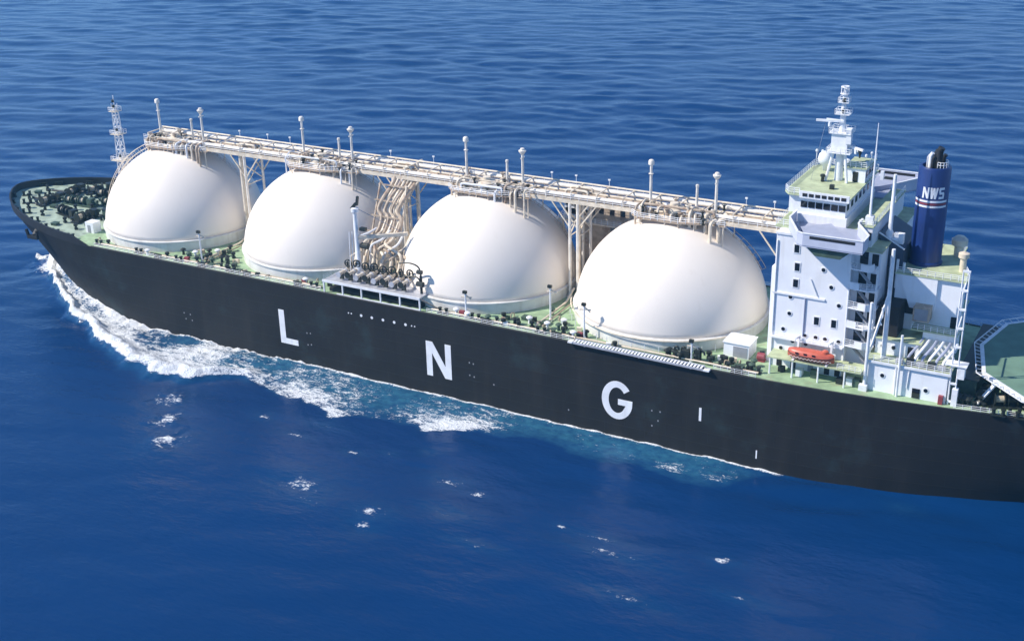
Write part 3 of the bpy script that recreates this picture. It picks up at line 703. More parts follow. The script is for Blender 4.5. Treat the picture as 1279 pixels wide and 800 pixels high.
# ------------------------------------------------------------------ deckhouse
P16 = -16.0
ho = put('deckhouse', MB().box(27.2,41.4,P16,16,F,46.6), M['white'], ship, label='tall white deckhouse behind the fourth dome')
put('front_trunk', MB().box(26.2,27.2,-14.6,14.6,F,39.0), M['white'], ho)
put('ledge', MB().box(27.1,37.2,P16-0.25,P16,34.3,34.65), M['trim'], ho)
put('ledge', MB().box(27.1,41.5,P16-0.2,P16,46.2,46.6), M['trim'], ho)
put('pipe', MB().tube([(33.5,P16-0.15,34.3),(33.5,P16-0.15,26.4)],0.14,6), M['grey'], ho); put('pipe', MB().tube([(27.5,P16-0.15,45),(27.5,P16-0.15,F)],0.14,6), M['trim'], ho)
put('pipe', MB().bar((34.2,P16-0.2,38.3),(35.7,P16-0.2,35.0),0.16), M['trim'], ho)
WF = MB().box(-0.62,0.62,-0.1,0.05,-0.95,0.95).mesh('window_frame', M['trim']); WG = MB().box(-0.45,0.45,-0.14,0.0,-0.75,0.75).mesh('window', M['glass'])
PF = MB().tube([(0,-0.1,0),(0,0.05,0)],0.55,14).mesh('porthole_frame', M['trim']); PG = MB().tube([(0,-0.14,0),(0,0.0,0)],0.38,12).mesh('porthole', M['glass'])
for x, z in [(31.5,40.2),(31.4,36.9),(35.9,30.0),(39.2,30.0),(31.2,43.8),(38.5,43.9)]: link('window_frame', WF, ho, (x,P16,z)); link('window', WG, ho, (x,P16,z))
for x, z in [(30.6,34.0),(30.6,30.6),(29.6,27.2),(36.5,40.4),(38.2,37.2),(39.9,33.8),(33.9,26.6),(36.0,26.6),(37.8,26.6),(40.4,26.5),(31.6,25.0),(34.2,24.9),(33.0,23.0),(36.6,23.0),(39.5,23.2),(29.4,23.2)]: link('porthole_frame', PF, ho, (x,P16,z)); link('porthole', PG, ho, (x,P16,z))
for x in (29.2,32.0,35.4,38.6,40.6): put('door', MB().box(x-0.5,x+0.5,P16-0.1,P16,F+0.15,F+2.2), M['black'] if x != 35.4 else M['shell'], ho)
for k, x in enumerate((30.4,34.0,36.8,41.8,43.6,45.0)): put('deck_locker_box', MB().box(x-0.6,x+0.6,-18.6-0.4*(k%2),-17.6,F,F+1.1+0.3*(k%3)), M[('dark','white','mid')[k%3]], ho)
# boat deck
put('boat_deck', MB().box(28,46,-20.2,P16,22.6,22.85), M['roof'], ho)
for x in (28.6,33,38,43): put('deck_pillar', MB().tube([(x,-20,F),(x,-20,22.6)],0.18,7), M['trim'], ho)
put('railing', rail_mb([(41.5,-20.1,22.85),(46,-20.1,22.85)],1.1,1.2,0.05), M['trim'], ho)
put('ledge', MB().box(27.2,41.4,P16-0.9,P16,25.4,25.6), M['trim'], ho)
put('railing', rail_mb([(27.3,P16-0.85,25.6),(41.4,P16-0.85,25.6)],1.0,1.4,0.045), M['trim'], ho)
# stair tower with open balconies on the aft port corner
stt = put('stair_tower', MB().box(41.4,46.2,-13.2,13.2,F,44.6), M['white'], ship)
for k in range(5):
    z = 26.0 + 3.85*k; xe = 46.6 - (0.9 if k == 4 else 0)
    put('balcony', MB().prism([(41.45,-13.2),(41.45,-16.2),(44.9,-16.7),(xe,-15.6),(xe,-13.2)], z, z+0.25), M['white'], stt)
    put('balcony_front', MB().prism([(41.45,-16.2),(43.4,-16.42),(43.4,-16.3),(41.45,-16.08)], z+0.25, z+1.35) if k % 2 else MB().prism([(43.4,-16.45),(44.9,-16.7),(xe,-15.6),(xe-0.15,-15.5),(44.85,-16.56),(43.4,-16.31)], z+0.25, z+1.35), M['white'], stt)
    put('railing', rail_mb([(41.5,-16.15,z+.25),(44.85,-16.6,z+.25),(xe-0.1,-15.55,z+.25)],1.2,1.0,0.05), M['trim'], stt)
    put('door', MB().box(42.4,43.9,-13.3,-13.18,z+0.3,z+2.7), M['glass'], stt); put('door', MB().box(44.6,45.8,-13.3,-13.18,z+0.3,z+2.5), M['black'], stt)
    put('stair', MB().bar((41.9,-14.4,z+0.2),(45.6,-14.6,z-3.5),0.9,0.25), M['shell'], stt)
for x, y in ((41.5,-16.1),(46.3,-15.6)): put('corner_post', MB().tube([(x,y,22.8),(x,y,42)],0.14,6), M['trim'], stt)
put('roof', MB().box(41.4,46.6,-14.5,14.5,44.6,44.8), M['roof'], stt)

# bridge deck, wings and wheelhouse
bd = put('bridge_deck', MB().box(26.0,42.2,-13.4,13.4,46.62,46.95), M['roof'], ship, label='bridge deck above the deckhouse')
put('railing', rail_mb([(26.1,13,46.95),(26.1,-13.3,46.95),(30.4,-13.3,46.95)],1.2,1.5,0.06), M['trim'], bd)
put('officers_house', MB().box(28.4,38.6,-10.6,10.6,46.95,48.9), M['white'], bd)
wh = put('wheelhouse', MB().box(27.4,38.2,-10.2,10.2,48.9,52.4), M['white'], ship, label='wheelhouse with a row of dark windows under a green roof')
put('roof', MB().prism([(26.2,-9.2),(27.4,-11.0),(38.9,-11.0),(38.9,11.0),(27.4,11.0),(26.2,9.2)],52.4,52.65), M['roof'], wh)
put('roof_edge', MB().prism([(29.6,-11.35),(39.0,-11.35),(39.0,-11.0),(29.6,-11.0)],52.2,53.5), M['trim'], wh)
WW = MB().box(-0.62,0.62,-0.1,0.0,-0.6,0.6).mesh('window', M['glass']); WX = MB().box(0.0,0.1,-0.62,0.62,-0.6,0.6).mesh('window', M['glass'])
for k in range(6): link('window', WW, wh, (30.3+1.45*k,-10.2,50.7))
for k in range(7): link('window', WX, wh, (38.2,-8.7+2.9*k,50.7))
for k in range(12): link('window', WX, wh, (27.32,-8.9+1.62*k,50.7))
for k in range(7): put('roof_edge_panel', MB().box(30.2+1.22*k,31.1+1.22*k,-11.42,-11.35,52.55,53.15), M['black'], wh)  # row of black rectangles along the port roof edge
put('railing', rail_mb([(29.5,-10.9,52.65),(27.4,-10.9,52.65),(26.3,-9.1,52.65),(26.3,9.1,52.65),(27.4,10.9,52.65),(38.8,10.9,52.65),(38.8,2,52.65)],1.2,1.2,0.07), M['trim'], wh)
put('compass_stand', MB().lathe([(0.35,0),(0.3,0.9),(0.5,1.0),(0.5,1.4),(0,1.6)],(31,-1.0,52.65),9), M['dark'], wh); put('roof_box', MB().box(33.6,34.4,-5.5,-4.7,52.65,53.5), M['dark'], wh)
put('satellite_dome', MB().lathe([(0.4,0),(0.4,1.2),(1.25,1.6),(1.45,2.5),(1.2,3.4),(0.6,3.9),(0,4.0)],(29.2,6.5,52.65),14), M['trim'], wh, smooth=True)
put('satellite_dome', MB().lathe([(0.3,0),(0.3,0.8),(0.8,1.1),(0.9,1.7),(0.6,2.2),(0,2.4)],(33.0,8.6,52.65),12), M['trim'], wh, smooth=True)
for (x, y, h) in [(26.8,8.8,3.0),(27.6,10.2,2.6),(30.6,9.8,3.4),(36.5,9.6,2.8),(38.2,6.8,4.2),(38.0,4.0,3.0)]: put('aerial', MB().tube([(x,y,52.65),(x,y,52.65+h)],0.09,5).lathe([(0.1,0),(0.25,0.1),(0.25,0.5),(0.1,0.6)],(x,y,52.6+h),7), M['trim'], wh)
ah = put('aft_roof_house', MB().box(34.8,38.6,1.2,8.2,52.65,55.4), M['white'], ship)
put('roof', MB().box(34.5,38.9,0.9,8.5,55.4,55.6), M['roof'], ah); put('railing', rail_mb([(34.6,1,55.6),(38.8,1,55.6),(38.8,8.4,55.6)],1.1,1.0,0.06), M['trim'], ah)
for k in range(3): link('window', WX, ah, (38.6,2.4+2.2*k,54.2))
put('door', MB().box(36.2,37.2,1.12,1.2,52.7,54.7), M['glass'], ah)

for s in (-1, 1):
    wp = [(29.2,-10.7),(29.2,-15.2),(33.0,-22.6),(34.2,-23.2),(45.0,-23.2),(45.0,-19.5),(41.6,-13.6),(41.6,-10.7)]
    if s > 0: wp = [(x,-y) for x, y in wp][::-1]
    wg = put('bridge_wing', MB().prism(wp, 46.97, 47.25), M['grey'], ship, label='grey bridge wing jutting out to port' if s < 0 else None)
    n = len(wp); bw = MB()
    for i in range(n):
        a, b = wp[i], wp[(i+1) % n]
        if abs(a[1]) < 11 and abs(b[1]) < 11: continue
        bw.bar((a[0],a[1],48.35),(b[0],b[1],48.35),0.12,2.2)
    put('wing_bulwark', bw, M['wing'], wg)
    cap = MB()
    for i in range(n):
        a, b = wp[i], wp[(i+1) % n]
        if abs(a[1]) < 11 and abs(b[1]) < 11: continue
        cap.bar((a[0],a[1],49.52),(b[0],b[1],49.52),0.32,0.14)
    put('bulwark_cap', cap, M['trim'], wg)
    y1 = s*23.1
    put('wing_shelter', MB().prism([(36.2,s*12.0),(43.2,s*21.8),(34.4,s*21.8),(31.6,s*16)] if s < 0 else [(31.6,16),(34.4,21.8),(43.2,21.8),(36.2,12)], 47.25, 48.2), M['grey'], wg)
    put('slot', MB().box(35.4,43.6,min(y1,y1+s*0.2),max(y1,y1+s*0.2),48.62,49.16), M['black'], wg)
    put('under_bracket', MB().prism_y([(34.6,46.95),(42.8,46.95),(41.0,45.3),(36.4,45.3)], *sorted((s*22.6,s*16.0))), M['mid'], wg)
    put('wing_console', MB().box(38,39.6,*sorted((s*20.4,s*21.2)),47.25,48.6), M['dark'], wg)
# aft end of the bridge deck
put('bridge_annex', MB().box(41.6,44.0,-12.5,12.5,44.82,48.6), M['white'], bd)
for k in range(2): link('window', WG, bd, (42.3+1.1*k,-12.5,46.9))
put('annex_roof', MB().box(41.4,44.2,-12.7,12.7,48.6,48.8), M['roof'], bd)
put('railing', rail_mb([(41.5,-12.6,48.8),(44.1,-12.6,48.8),(44.1,12,48.8)],1.1,1.3,0.06), M['trim'], bd)

# radar mast
rmx, rmy = 33.4, 1.4
rm = empty('radar_mast', (rmx, rmy, 52.65), ship, 'white radar mast on the wheelhouse roof')
put('mast_column', MB().tube([(0,0,0),(0,0,9),(0,0,17)],[0.85,0.7,0.35],10), M['trim'], rm, smooth=True, angle=40)
for k, (dx, dy) in enumerate([(-1.6,-1.2),(1.6,-1.2)]): put('mast_leg', MB().tube([(dx*1.3,dy*1.4,0),(dx*0.4,dy*0.3,8.6)],0.28,7), M['trim'], rm)
put('mast_house', MB().prism([(-1.6,-1.3),(1.5,-1.3),(1.5,1.3),(-1.6,1.3)],5.8,9.4), M['trim'], rm)
put('mast_locker', MB().box(1.2,2.2,-1.5,-0.4,7.6,10.6), M['trim'], rm)
for z, s in ((5.6,2.3),(9.4,2.1),(13.0,1.4),(15.2,1.0)):
    pp = put('mast_platform', MB().box(-s,s,-s*0.8,s*0.8,z,z+0.16), M['trim'], rm); put('platform_rail', rail_mb([(-s,-s*.8,z+.16),(s,-s*.8,z+.16),(s,s*.8,z+.16),(-s,s*.8,z+.16),(-s,-s*.8,z+.16)],0.9,0.9,0.06,2), M['trim'], pp)
for z, L, a in ((11.2,2.6,0.15),(6.4,2.0,-0.6)):
    rs = put('radar_scanner', MB().box(-L,L,-0.18,0.18,0.9,1.3).lathe([(0.3,0),(0.3,0.9)],n=8), M['trim'], rm, (-2.2 if z > 9 else 3.2, -1.0, z-0.6), a)
put('yard_arm', MB().bar((-3.0,-0.6,11.9),(0,-0.2,11.7),0.3), M['trim'], rm); put('yard_arm', MB().bar((0.8,0,7.4),(4.2,-1.4,6.2),0.2), M['trim'], rm)
put('horn', MB().lathe([(0.15,0),(0.2,0.6),(0.45,1.4)],n=9), M['dark'], rm, (4.1,-1.4,5.2))
for z in (13.3,15.4,17.2): put('navigation_lamp', MB().lathe([(0.3,0),(0.38,0.1),(0.38,0.6),(0.2,0.8)],(0.1,-0.5 if z < 17 else 0,z),9), M['dark'] if z < 17 else M['trim'], rm)
put('lamp_ring', MB().torus((0,0,16.9),0.75,0.14,'z',12,5).torus((0,0,18.2),0.7,0.14,'z',12,5).tube([(0.7,0,16.9),(0.7,0,18.2)],0.1,4).tube([(-0.7,0,16.9),(-0.7,0,18.2)],0.1,4).tube([(0,0.7,16.9),(0,0.7,18.2)],0.1,4).tube([(0,-0.7,16.9),(0,-0.7,18.2)],0.1,4), M['trim'], rm)
put('flag_halyard', MB().tube([(-3,-0.6,11.8),(-4.5,-3,0.2)],0.04,4), M['shell'], rm)
# whip aerial mast and aft posts
wa = put('aerial_mast', MB().tube([(42.9,-10.6,48.8),(42.9,-10.6,58),(42.9,-10.6,67.6)],[0.28,0.2,0.07],7), M['trim'], ship, label='tall thin white aerial mast aft of the wheelhouse')
put('aerial_bracket', MB().bar((42.9,-10.6,57.5),(44.3,-10.2,58.2),0.2).box(44.0,44.6,-10.5,-9.9,57.2,58.8), M['trim'], wa)
put('aerial_base', MB().box(42.2,43.6,-11.3,-9.9,48.8,50.2), M['trim'], wa)

# ------------------------------------------------------------------ engine casing and aft houses
lh = put('aft_house', MB().prism([(46.4,-18.6),(61.2,-18.6),(61.2,-15),(57.6,-4),(57.6,18.6),(46.4,18.6)],F,25.1), M['white'], ship, label='low white aft house below the engine casing')
put('house_roof', MB().prism([(46.3,-18.9),(61.6,-18.9),(61.6,-15),(57.9,-4),(57.9,18.9),(46.3,18.9)],25.1,25.35), M['roof'], lh)
put('railing', rail_mb([(46.4,-18.8,25.35),(61.5,-18.8,25.35),(61.5,-15,25.35),(57.8,-4,25.35)],1.1,1.4,0.06), M['trim'], lh)
put('house_edge', MB().box(46.3,61.7,-19.02,-18.9,24.9,25.4), M['trim'], lh)
for x, z in [(57.6,21.2),(49.6,22.6)]: link('porthole_frame', PF, lh, (x,-18.6,z)); link('porthole', PG, lh, (x,-18.6,z))
put('door', MB().box(55.2,56.6,-18.72,-18.6,F+0.1,F+2.0), M['glass'], lh); put('pipe', MB().tube([(52.0,-18.75,F),(52.0,-18.75,25.0)],0.22,7), M['trim'], lh); put('pipe', MB().tube([(54.2,-18.75,F+1.8),(54.4,-18.75,25.0)],0.12,6), M['trim'], lh)
put('hose_cabinet', MB().box(60.0,60.8,-19.3,-18.62,F,F+1.7), M['red'], lh)
cs = put('engine_casing', MB().prism([(48.4,-9.2),(60.6,-9.2),(60.6,-7.2),(57.2,2.0),(57.2,9.2),(48.4,9.2)],25.35,39.5), M['white'], ship, label='pale engine casing that carries the blue funnel')
put('casing_roof', MB().prism([(48.2,-9.8),(61.1,-9.8),(61.1,-7.0),(57.6,2.2),(57.6,9.8),(48.2,9.8)],39.5,39.75), M['roof'], cs)
put('casing_wing', MB().prism_y([(49.0,39.5),(56,39.5),(56,33.2),(51.4,33.2)], -9.7, -9.2), M['white'], cs)
put('casing_platform', MB().box(52.6,61.0,-12.6,-9.2,30.0,30.25), M['roof'], cs)
put('platform_house', MB().box(54.8,60.4,-12.0,-9.2,25.35,30.0), M['white'], cs)
put('railing', rail_mb([(52.7,-12.5,30.25),(60.9,-12.5,30.25),(60.9,-9.3,30.25)],1.1,1.2,0.06), M['trim'], cs)
put('casing_door', MB().box(59.0,60.0,-9.3,-9.18,30.3,32.5), M['glass'], cs)
put('vent_opening', MB().prism_y([(49.2,31.8),(52.2,31.8),(52.6,33),(52.2,34.6),(50.2,34.6),(49.2,33.4)], -9.35, -9.18), M['black'], cs)
put('vent_box', MB().box(52.6,55.6,-12.0,-9.2,31.6,34.4), M['tan'], cs); put('vent_grille', MB().box(52.9,55.3,-12.08,-12.0,31.9,34.1), M['shell'], cs)
mh2 = put('aft_middle_house', MB().box(47.0,55.0,-15.0,-9.2,25.35,28.4), M['white'], ship)
put('house_roof', MB().box(46.8,55.4,-15.4,-9.2,28.4,28.6), M['roof'], mh2)
for x in (48.4,50.4): link('porthole_frame', PF, mh2, (x,-15.0,26.9)); link('porthole', PG, mh2, (x,-15.0,26.9))
put('door', MB().box(53.0,54.2,-15.12,-15.0,25.4,27.6), M['glass'], mh2)
put('shade_gap_block', MB().box(46.8,50.6,-14.2,-9.3,28.6,34.6), M['black'], cs)  # black block painting in the shadow between deckhouse and casing
# slanted pipes and lockers on the aft house roof
for k in range(6): put('exhaust_duct', MB().tube(bend([(53.6+1.25*k,-17.6,25.4),(53.6+1.25*k,-17.0,26.6),(54.9+1.25*k,-15.0,28.4+0.2*(k%2)),(55.0+1.25*k,-12.4,28.6)],0.6),0.26,7), M['white'] if k % 2 else M['grey'], cs, smooth=True, angle=40)
for k in range(5): put('roof_locker', MB().box(0,1.3,0,0.9,0,0.9+0.3*(k%2)), M['dark'] if k % 2 else M['shell'], cs, (51.6+1.9*k,-18.3,25.36))
# funnel
FX, FY, FR, FZ0, FZ1 = 51.9, -1.8, 2.9, 39.75, 58.6
fu = put('funnel', MB().lathe([(FR+0.25,0),(FR+0.25,0.5),(FR,0.7),(FR,FZ1-FZ0-0.3),(FR-0.15,FZ1-FZ0),(FR-0.6,FZ1-FZ0),(FR-0.6,FZ1-FZ0-1.2)],(FX,FY,FZ0),48), M['funnel'], ship, smooth=True, angle=35, label='royal blue funnel with white lettering and stripes')
def on_fun(u, z, d=0.04):
    a = R_(-90) + u/3.7
    return (FX+(FR+d)*math.cos(a), FY+(FR+d)*math.sin(a), z)
def fun_poly(name, polys, mtl, label=None, d=0.05):
    """flat outline wrapped on the funnel: list of quads in (arc length, height)"""
    mb = MB()
    for q in polys:
        (u0,za),(u1,zb),(u2,zc),(u3,zd_) = q; n = max(1, int(abs((u1-u0))/0.5)+1)
        for i in range(n):
            t0, t1 = i/n, (i+1)/n
            P = [(u0+(u1-u0)*t0, za+(zb-za)*t0), (u0+(u1-u0)*t1, za+(zb-za)*t1), (u3+(u2-u3)*t1, zd_+(zc-zd_)*t1), (u3+(u2-u3)*t0, zd_+(zc-zd_)*t0)]
            b = len(mb.v); mb.v += [on_fun(*p, d) for p in P] + [on_fun(*p, -0.02) for p in P]
            mb.f += [(b,b+1,b+2,b+3),(b+4,b+7,b+6,b+5),(b,b+4,b+5,b+1),(b+1,b+5,b+6,b+2),(b+2,b+6,b+7,b+3),(b+3,b+7,b+4,b)]
    return put(name, mb, mtl, fu, label=label)
def seg(p, q, wd=0.42):
    dx, dz = q[0]-p[0], q[1]-p[1]
    if abs(dz) >= abs(dx): h = wd/2; return ((p[0]-h,p[1]),(p[0]+h,p[1]),(q[0]+h,q[1]),(q[0]-h,q[1]))
    h = wd/2; return ((p[0],p[1]-h),(q[0],q[1]-h),(q[0],q[1]+h),(p[0],p[1]+h))
LB, LT = 53.0, 55.1
fun_poly('funnel_letter', [seg((-1.5,LB),(-1.35,LT)), seg((-1.35,LT),(-0.35,LB),0.5), seg((-0.35,LB),(-0.2,LT))], M['letter'], 'white letter N on the funnel')
fun_poly('funnel_letter', [seg((0.35,LT),(0.55,LB)), seg((0.55,LB),(1.0,LT)), seg((1.0,LT),(1.3,LB)), seg((1.3,LB),(1.75,LT))], M['letter'], 'white letter W on the funnel')
fun_poly('funnel_letter', [seg((2.3,LT-.2),(3.5,LT-.2)), seg((2.4,LT-.2),(2.4,54.1)), seg((2.3,54.05),(3.4,54.05)), seg((3.3,54.05),(3.3,LB+.2)), seg((2.2,LB+.2),(3.45,LB+.2))], M['letter'], 'white letter S on the funnel')
fun_poly('funnel_stripe', [((-4.2,52.25),(4.6,52.25),(4.6,52.6),(-4.2,52.6))], M['letter'], 'upper white stripe round the funnel')
fun_poly('funnel_stripe', [((-4.2,51.75),(4.6,51.75),(4.6,52.1),(-4.2,52.1))], M['red'], 'red stripe round the funnel')
fun_poly('funnel_stripe', [((-4.2,51.25),(4.6,51.25),(4.6,51.6),(-4.2,51.6))], M['letter'], 'lower white stripe round the funnel')
put('funnel_top', MB().lathe([(FR-0.6,0),(0,0.05)],(FX,FY,FZ1-1.1),32), M['black'], fu)
for (dx, dy, h, r, mt) in [(0.9,-1.0,3.6,0.85,'black'),(-1.2,-0.6,2.4,0.5,'trim'),(-0.4,-1.6,2.0,0.4,'black'),(-0.4,1.4,2.6,0.55,'black'),(1.6,1.2,2.0,0.5,'black'),(-2.0,0.6,1.8,0.35,'steel')]:
    put('exhaust_pipe', MB().tube([(FX+.75*dx,FY+.75*dy,FZ1-1.2),(FX+.75*dx,FY+.75*dy,FZ1+h-0.6),(FX+.75*dx+0.3,FY+.75*dy,FZ1+h)],r*.75,12), M[mt], fu, smooth=True, angle=40)
put('funnel_rail', rail_mb([(FX+1.2+1.1*math.cos(R_(a)),FY-0.3+1.4*math.sin(R_(a)),FZ1) for a in range(-120,100,30)],1.0,1.0,0.07,2), M['trim'], fu)
# slate fan house and posts ahead of the funnel
fh = put('fan_house', MB().prism_y([(44.3,46.2),(49.0,43.6),(49.0,39.75),(44.3,39.75)], -7.6, 4.0), M['slate'], ship, label='dark slate fan house ahead of the funnel')
put('fan_house_base', MB().box(46.4,48.4,-7.2,3.6,25.4,39.75), M['slate'], fh)
for k in range(3): put('duct_pipe', MB().tube([(47.0+1.2*k,-8.0,36.0),(47.0+1.2*k,-8.0,42.2-0.5*k)],0.26,7), M['trim'], fh)
put('roof_trim', MB().bar((44.2,-7.7,46.3),(49.1,-7.7,43.65),0.3,0.2), M['trim'], fh)
kp = put('king_post', MB().lathe([(0.75,0),(0.75,1.0),(0.42,1.6),(0.3,12.2)],(45.9,-6.6,45.2),10), M['trim'], ship, smooth=True, angle=40, label='white tapered post between the aerial mast and the funnel')
put('post_platform', MB().box(44.9,47.6,-7.4,-5.8,45.0,45.4), M['trim'], kp); put('post_box', MB().box(46.8,48.6,-7.2,-6.0,44.4,46.3), M['trim'], kp)
c2 = put('store_crane', MB().tube([(49.0,-16.6,25.4),(49.0,-16.6,46.6)],[0.5,0.34],10), M['trim'], ship, smooth=True, angle=40, label='white store crane column beside the aft house')
put('crane_jib', MB().bar((49.0,-16.6,38.4),(47.0,-18.4,27.8),0.35), M['trim'], c2); put('crane_hook', MB().tube(bend([(48.2,-17.3,35.4),(48.4,-17.4,33.6),(47.8,-17.5,32.9),(48.3,-17.5,32.0)],0.4),0.16,6), M['trim'], c2)
c3 = put('boom_post', MB().tube([(46.6,-19.2,F),(46.6,-19.2,36.8)],[0.34,0.28],9), M['trim'], ship, label='slender white post at the forward corner of the aft house')
put('post_foot', MB().box(45.7,47.2,-19.9,-18.95,F,F+1.2), M['trim'], c3)
c4 = put('boom_post', MB().tube([(52.6,-19.3,F),(52.6,-19.3,31.5)],0.24,8), M['trim'], ship, label='thin white post in front of the aft house')
lt = empty('ladder_tower', (0,0,0), ship, 'white ladder tower at the aft corner of the engine casing')
for dx, dy in ((61.6,-18.4),(62.7,-18.4)): put('tower_post', MB().tube([(dx,dy,F),(dx,dy,45.2)],0.15,6), M['trim'], lt)
for z in [F+0.5+3.6*k for k in range(8)]: put('tower_rung', MB().box(61.5,62.8,-18.6,-18.2,z,z+0.35), M['trim'], lt)
put('tower_platform', MB().box(60.4,64.2,-18.8,-16.4,27.0,27.2), M['trim'], lt); put('tower_locker', MB().box(62.8,63.9,-18.6,-17.2,24.6,26.8), M['trim'], lt); put('tower_locker', MB().box(62.2,63.2,-19.0,-17.8,F,F+3.4), M['trim'], lt)
put('tower_tie', MB().bar((61.6,-18.3,39.6),(60.9,-9.6,39.6),0.25), M['trim'], lt); put('tower_tie', MB().bar((61.6,-18.3,33.0),(60.9,-9.6,33.0),0.2), M['trim'], lt)
av = put('aft_ventilator', MB().lathe([(0.9,0),(0.9,2.0),(1.5,2.3),(1.5,3.4),(0.8,4.0),(0,4.1)],(56.9,4.0,39.75),12), M['cream'], ship, smooth=True, angle=40)
put('aft_ventilator', MB().lathe([(0.6,0),(0.6,2.6),(1.0,2.8),(1.0,3.6),(0,4.0)],(59.2,-4.2,39.75),10), M['cream'], ship, smooth=True, angle=40)
put('railing', rail_mb([(48.4,-9.7,39.75),(61.0,-9.7,39.75),(61.0,-7,39.75),(57.5,2.2,39.75),(57.5,9.6,39.75)],1.1,1.4,0.06), M['trim'], cs)

# ------------------------------------------------------------------ helideck over the stern
hp = [(66.4,12.6),(63.8,0),(66.4,-12.6),(75,-20.8),(91,-20.8),(100,-12),(100,12),(91,20.8),(75,20.8)][::-1]
hd = put('helideck', MB().prism(hp, 23.7, 24.1), M['heli'], ship, label='green helideck with yellow ring over the stern')
ed = MB()
for i in range(9):
    a, b = hp[i], hp[(i+1) % 9]; ed.bar((a[0],a[1],23.9),(b[0],b[1],23.9),0.7,0.5)
put('deck_edge', ed, M['trim'], hd)
nt_ = MB()
for i in range(9):
    a, b = hp[i], hp[(i+1) % 9]; c = (82.3,0)
    o = lambda p: (c[0]+(p[0]-c[0])*1.075, c[1]+(p[1]-c[1])*1.075)
    A, B = o(a), o(b); nt_.bar((A[0],A[1],24.3),(B[0],B[1],24.3),0.16)
    for k in range(8):
        t = k/8; nt_.bar((a[0]+(b[0]-a[0])*t,a[1]+(b[1]-a[1])*t,24.0),(A[0]+(B[0]-A[0])*t,A[1]+(B[1]-A[1])*t,24.3),0.1)
put('safety_net_frame', nt_, M['trim'], hd)
rg = MB(); n = 48; r1, r2, hx = 8.4, 9.6, 82.0
for k in range(n):
    t = 2*math.pi*k/n; rg.v += [(hx+r1*math.cos(t), r1*math.sin(t), 24.105),(hx+r2*math.cos(t), r2*math.sin(t), 24.105)]
for k in range(n):
    j = (k+1) % n; rg.f.append((2*k,2*k+1,2*j+1,2*j))
put('landing_ring', rg, M['yellow'], hd)
for x, y in ((68,-11),(68,11),(76,-17),(76,17),(90,-13),(90,13)): put('helideck_leg', MB().tube([(x,y,F),(x,y,23.7)],0.3,8), M['trim'], hd)
put('access_stair', MB().bar((66.4,-16.6,F+0.4),(69.0,-15.2,23.6),0.9,0.25), M['trim'], hd)
sg = put('aft_shade_box', MB().box(61.9,65.6,-13.6,13.6,F,22.6), M['mid'], ship, label='low dark box added to deepen the shade by the helideck')  # dark box added to paint in the black shade aft of the casing
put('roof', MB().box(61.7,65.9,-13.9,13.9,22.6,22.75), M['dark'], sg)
for k in range(6): on_deck('mushroom_vent', MUSH[2], 63.2+0.9*(k%3), -17.6+1.1*(k//3))
winch(67.2,-13.9,R_(85),1); winch(71.5,-14.4,R_(20),2); winch(78.5,-15.5,R_(0),2)
for (x, y) in [(67,-18),(70.5,-19),(74.5,-18.6),(73,-17.4),(77,-18.2)]: on_deck('bollard', BOL, x, y, 0.1)
xs = [63 + 3*i for i in range(10)]
put('railing', rail_mb([(x,-half_deck(x)+0.25,F) for x in xs],1.1,1.6,0.05), M['trim'], ship)

# ------------------------------------------------------------------ lifeboat on its davits, and the loose locker on deck
def lifeboat():
    lb = empty('lifeboat', (36.2,-19.2,23.1)); L = 4.5
    sec = lambda t: math.sqrt(max(0, 1-abs(t)**2.6))
    mb = MB(); N = 18; prf = [(-0.02,0.0),(-0.5,0.12),(-0.85,0.5),(-1.0,0.95),(-1.02,1.1)]
    prof2 = prf + [(-p[0], p[1]) for p in reversed(prf)]
    for i in range(N+1):
        t = -0.995 + 1.99*i/N; s = sec(t)
        for y, z in prof2: mb.v.append((t*L, y*1.35*s, z + (1-s)*0.35))
    k = len(prof2)
    for i in range(N):
        for j in range(k-1): mb.f.append((i*k+j, i*k+j+1, (i+1)*k+j+1, (i+1)*k+j))
    mb.f.append(tuple(range(k))); mb.f.append(tuple(N*k+j for j in reversed(range(k))))
    hl = put('boat_hull', mb, M['orange'], lb, smooth=True, angle=50)
    mb = MB(); pr = [(-0.98,0),(-0.86,0.55),(-0.5,0.95),(0,1.1),(0.5,0.95),(0.86,0.55),(0.98,0)]
    for i in range(N+1):
        t = -0.97 + 1.94*i/N; s = sec(t)
        for y, z in pr: mb.v.append((t*L, y*1.35*s, 1.1 + (1-s)*0.3 + z*(0.35+0.75*s)))
    k = 7
    for i in range(N):
        for j in range(k-1): mb.f.append((i*k+j, i*k+j+1, (i+1)*k+j+1, (i+1)*k+j))
    mb.f.append(tuple(range(k))); mb.f.append(tuple(N*k+j for j in reversed(range(k))))
    put('canopy', mb, M['orange'], lb, smooth=True, angle=60)
    put('conning_hatch', MB().lathe([(0.7,0),(0.65,0.5),(0.4,0.7),(0,0.75)],(2.7,0,1.95),10), M['orange'], lb, smooth=True, angle=40)
    put('fender_strip', MB().tube([(L*t, -1.40*sec(t), 1.12+(1-sec(t))*0.35) for t in [-0.98+1.96*i/16 for i in range(17)]],0.09,5), M['black'], lb)
    for x in (-2.4,-0.8,0.8): put('boat_window', MB().box(x-0.3,x+0.3,-1.32,-1.2,1.45,1.75), M['glass'], lb)
    put('grab_line', MB().tube([(L*t, -1.42*sec(t), 0.72+0.15*math.cos(t*40)) for t in [-0.9+1.8*i/40 for i in range(41)]],0.04,4), M['trim'], lb)
    thing(lb, 'red-orange enclosed lifeboat hanging at the side of the white deckhouse', 'lifeboat')
lifeboat()
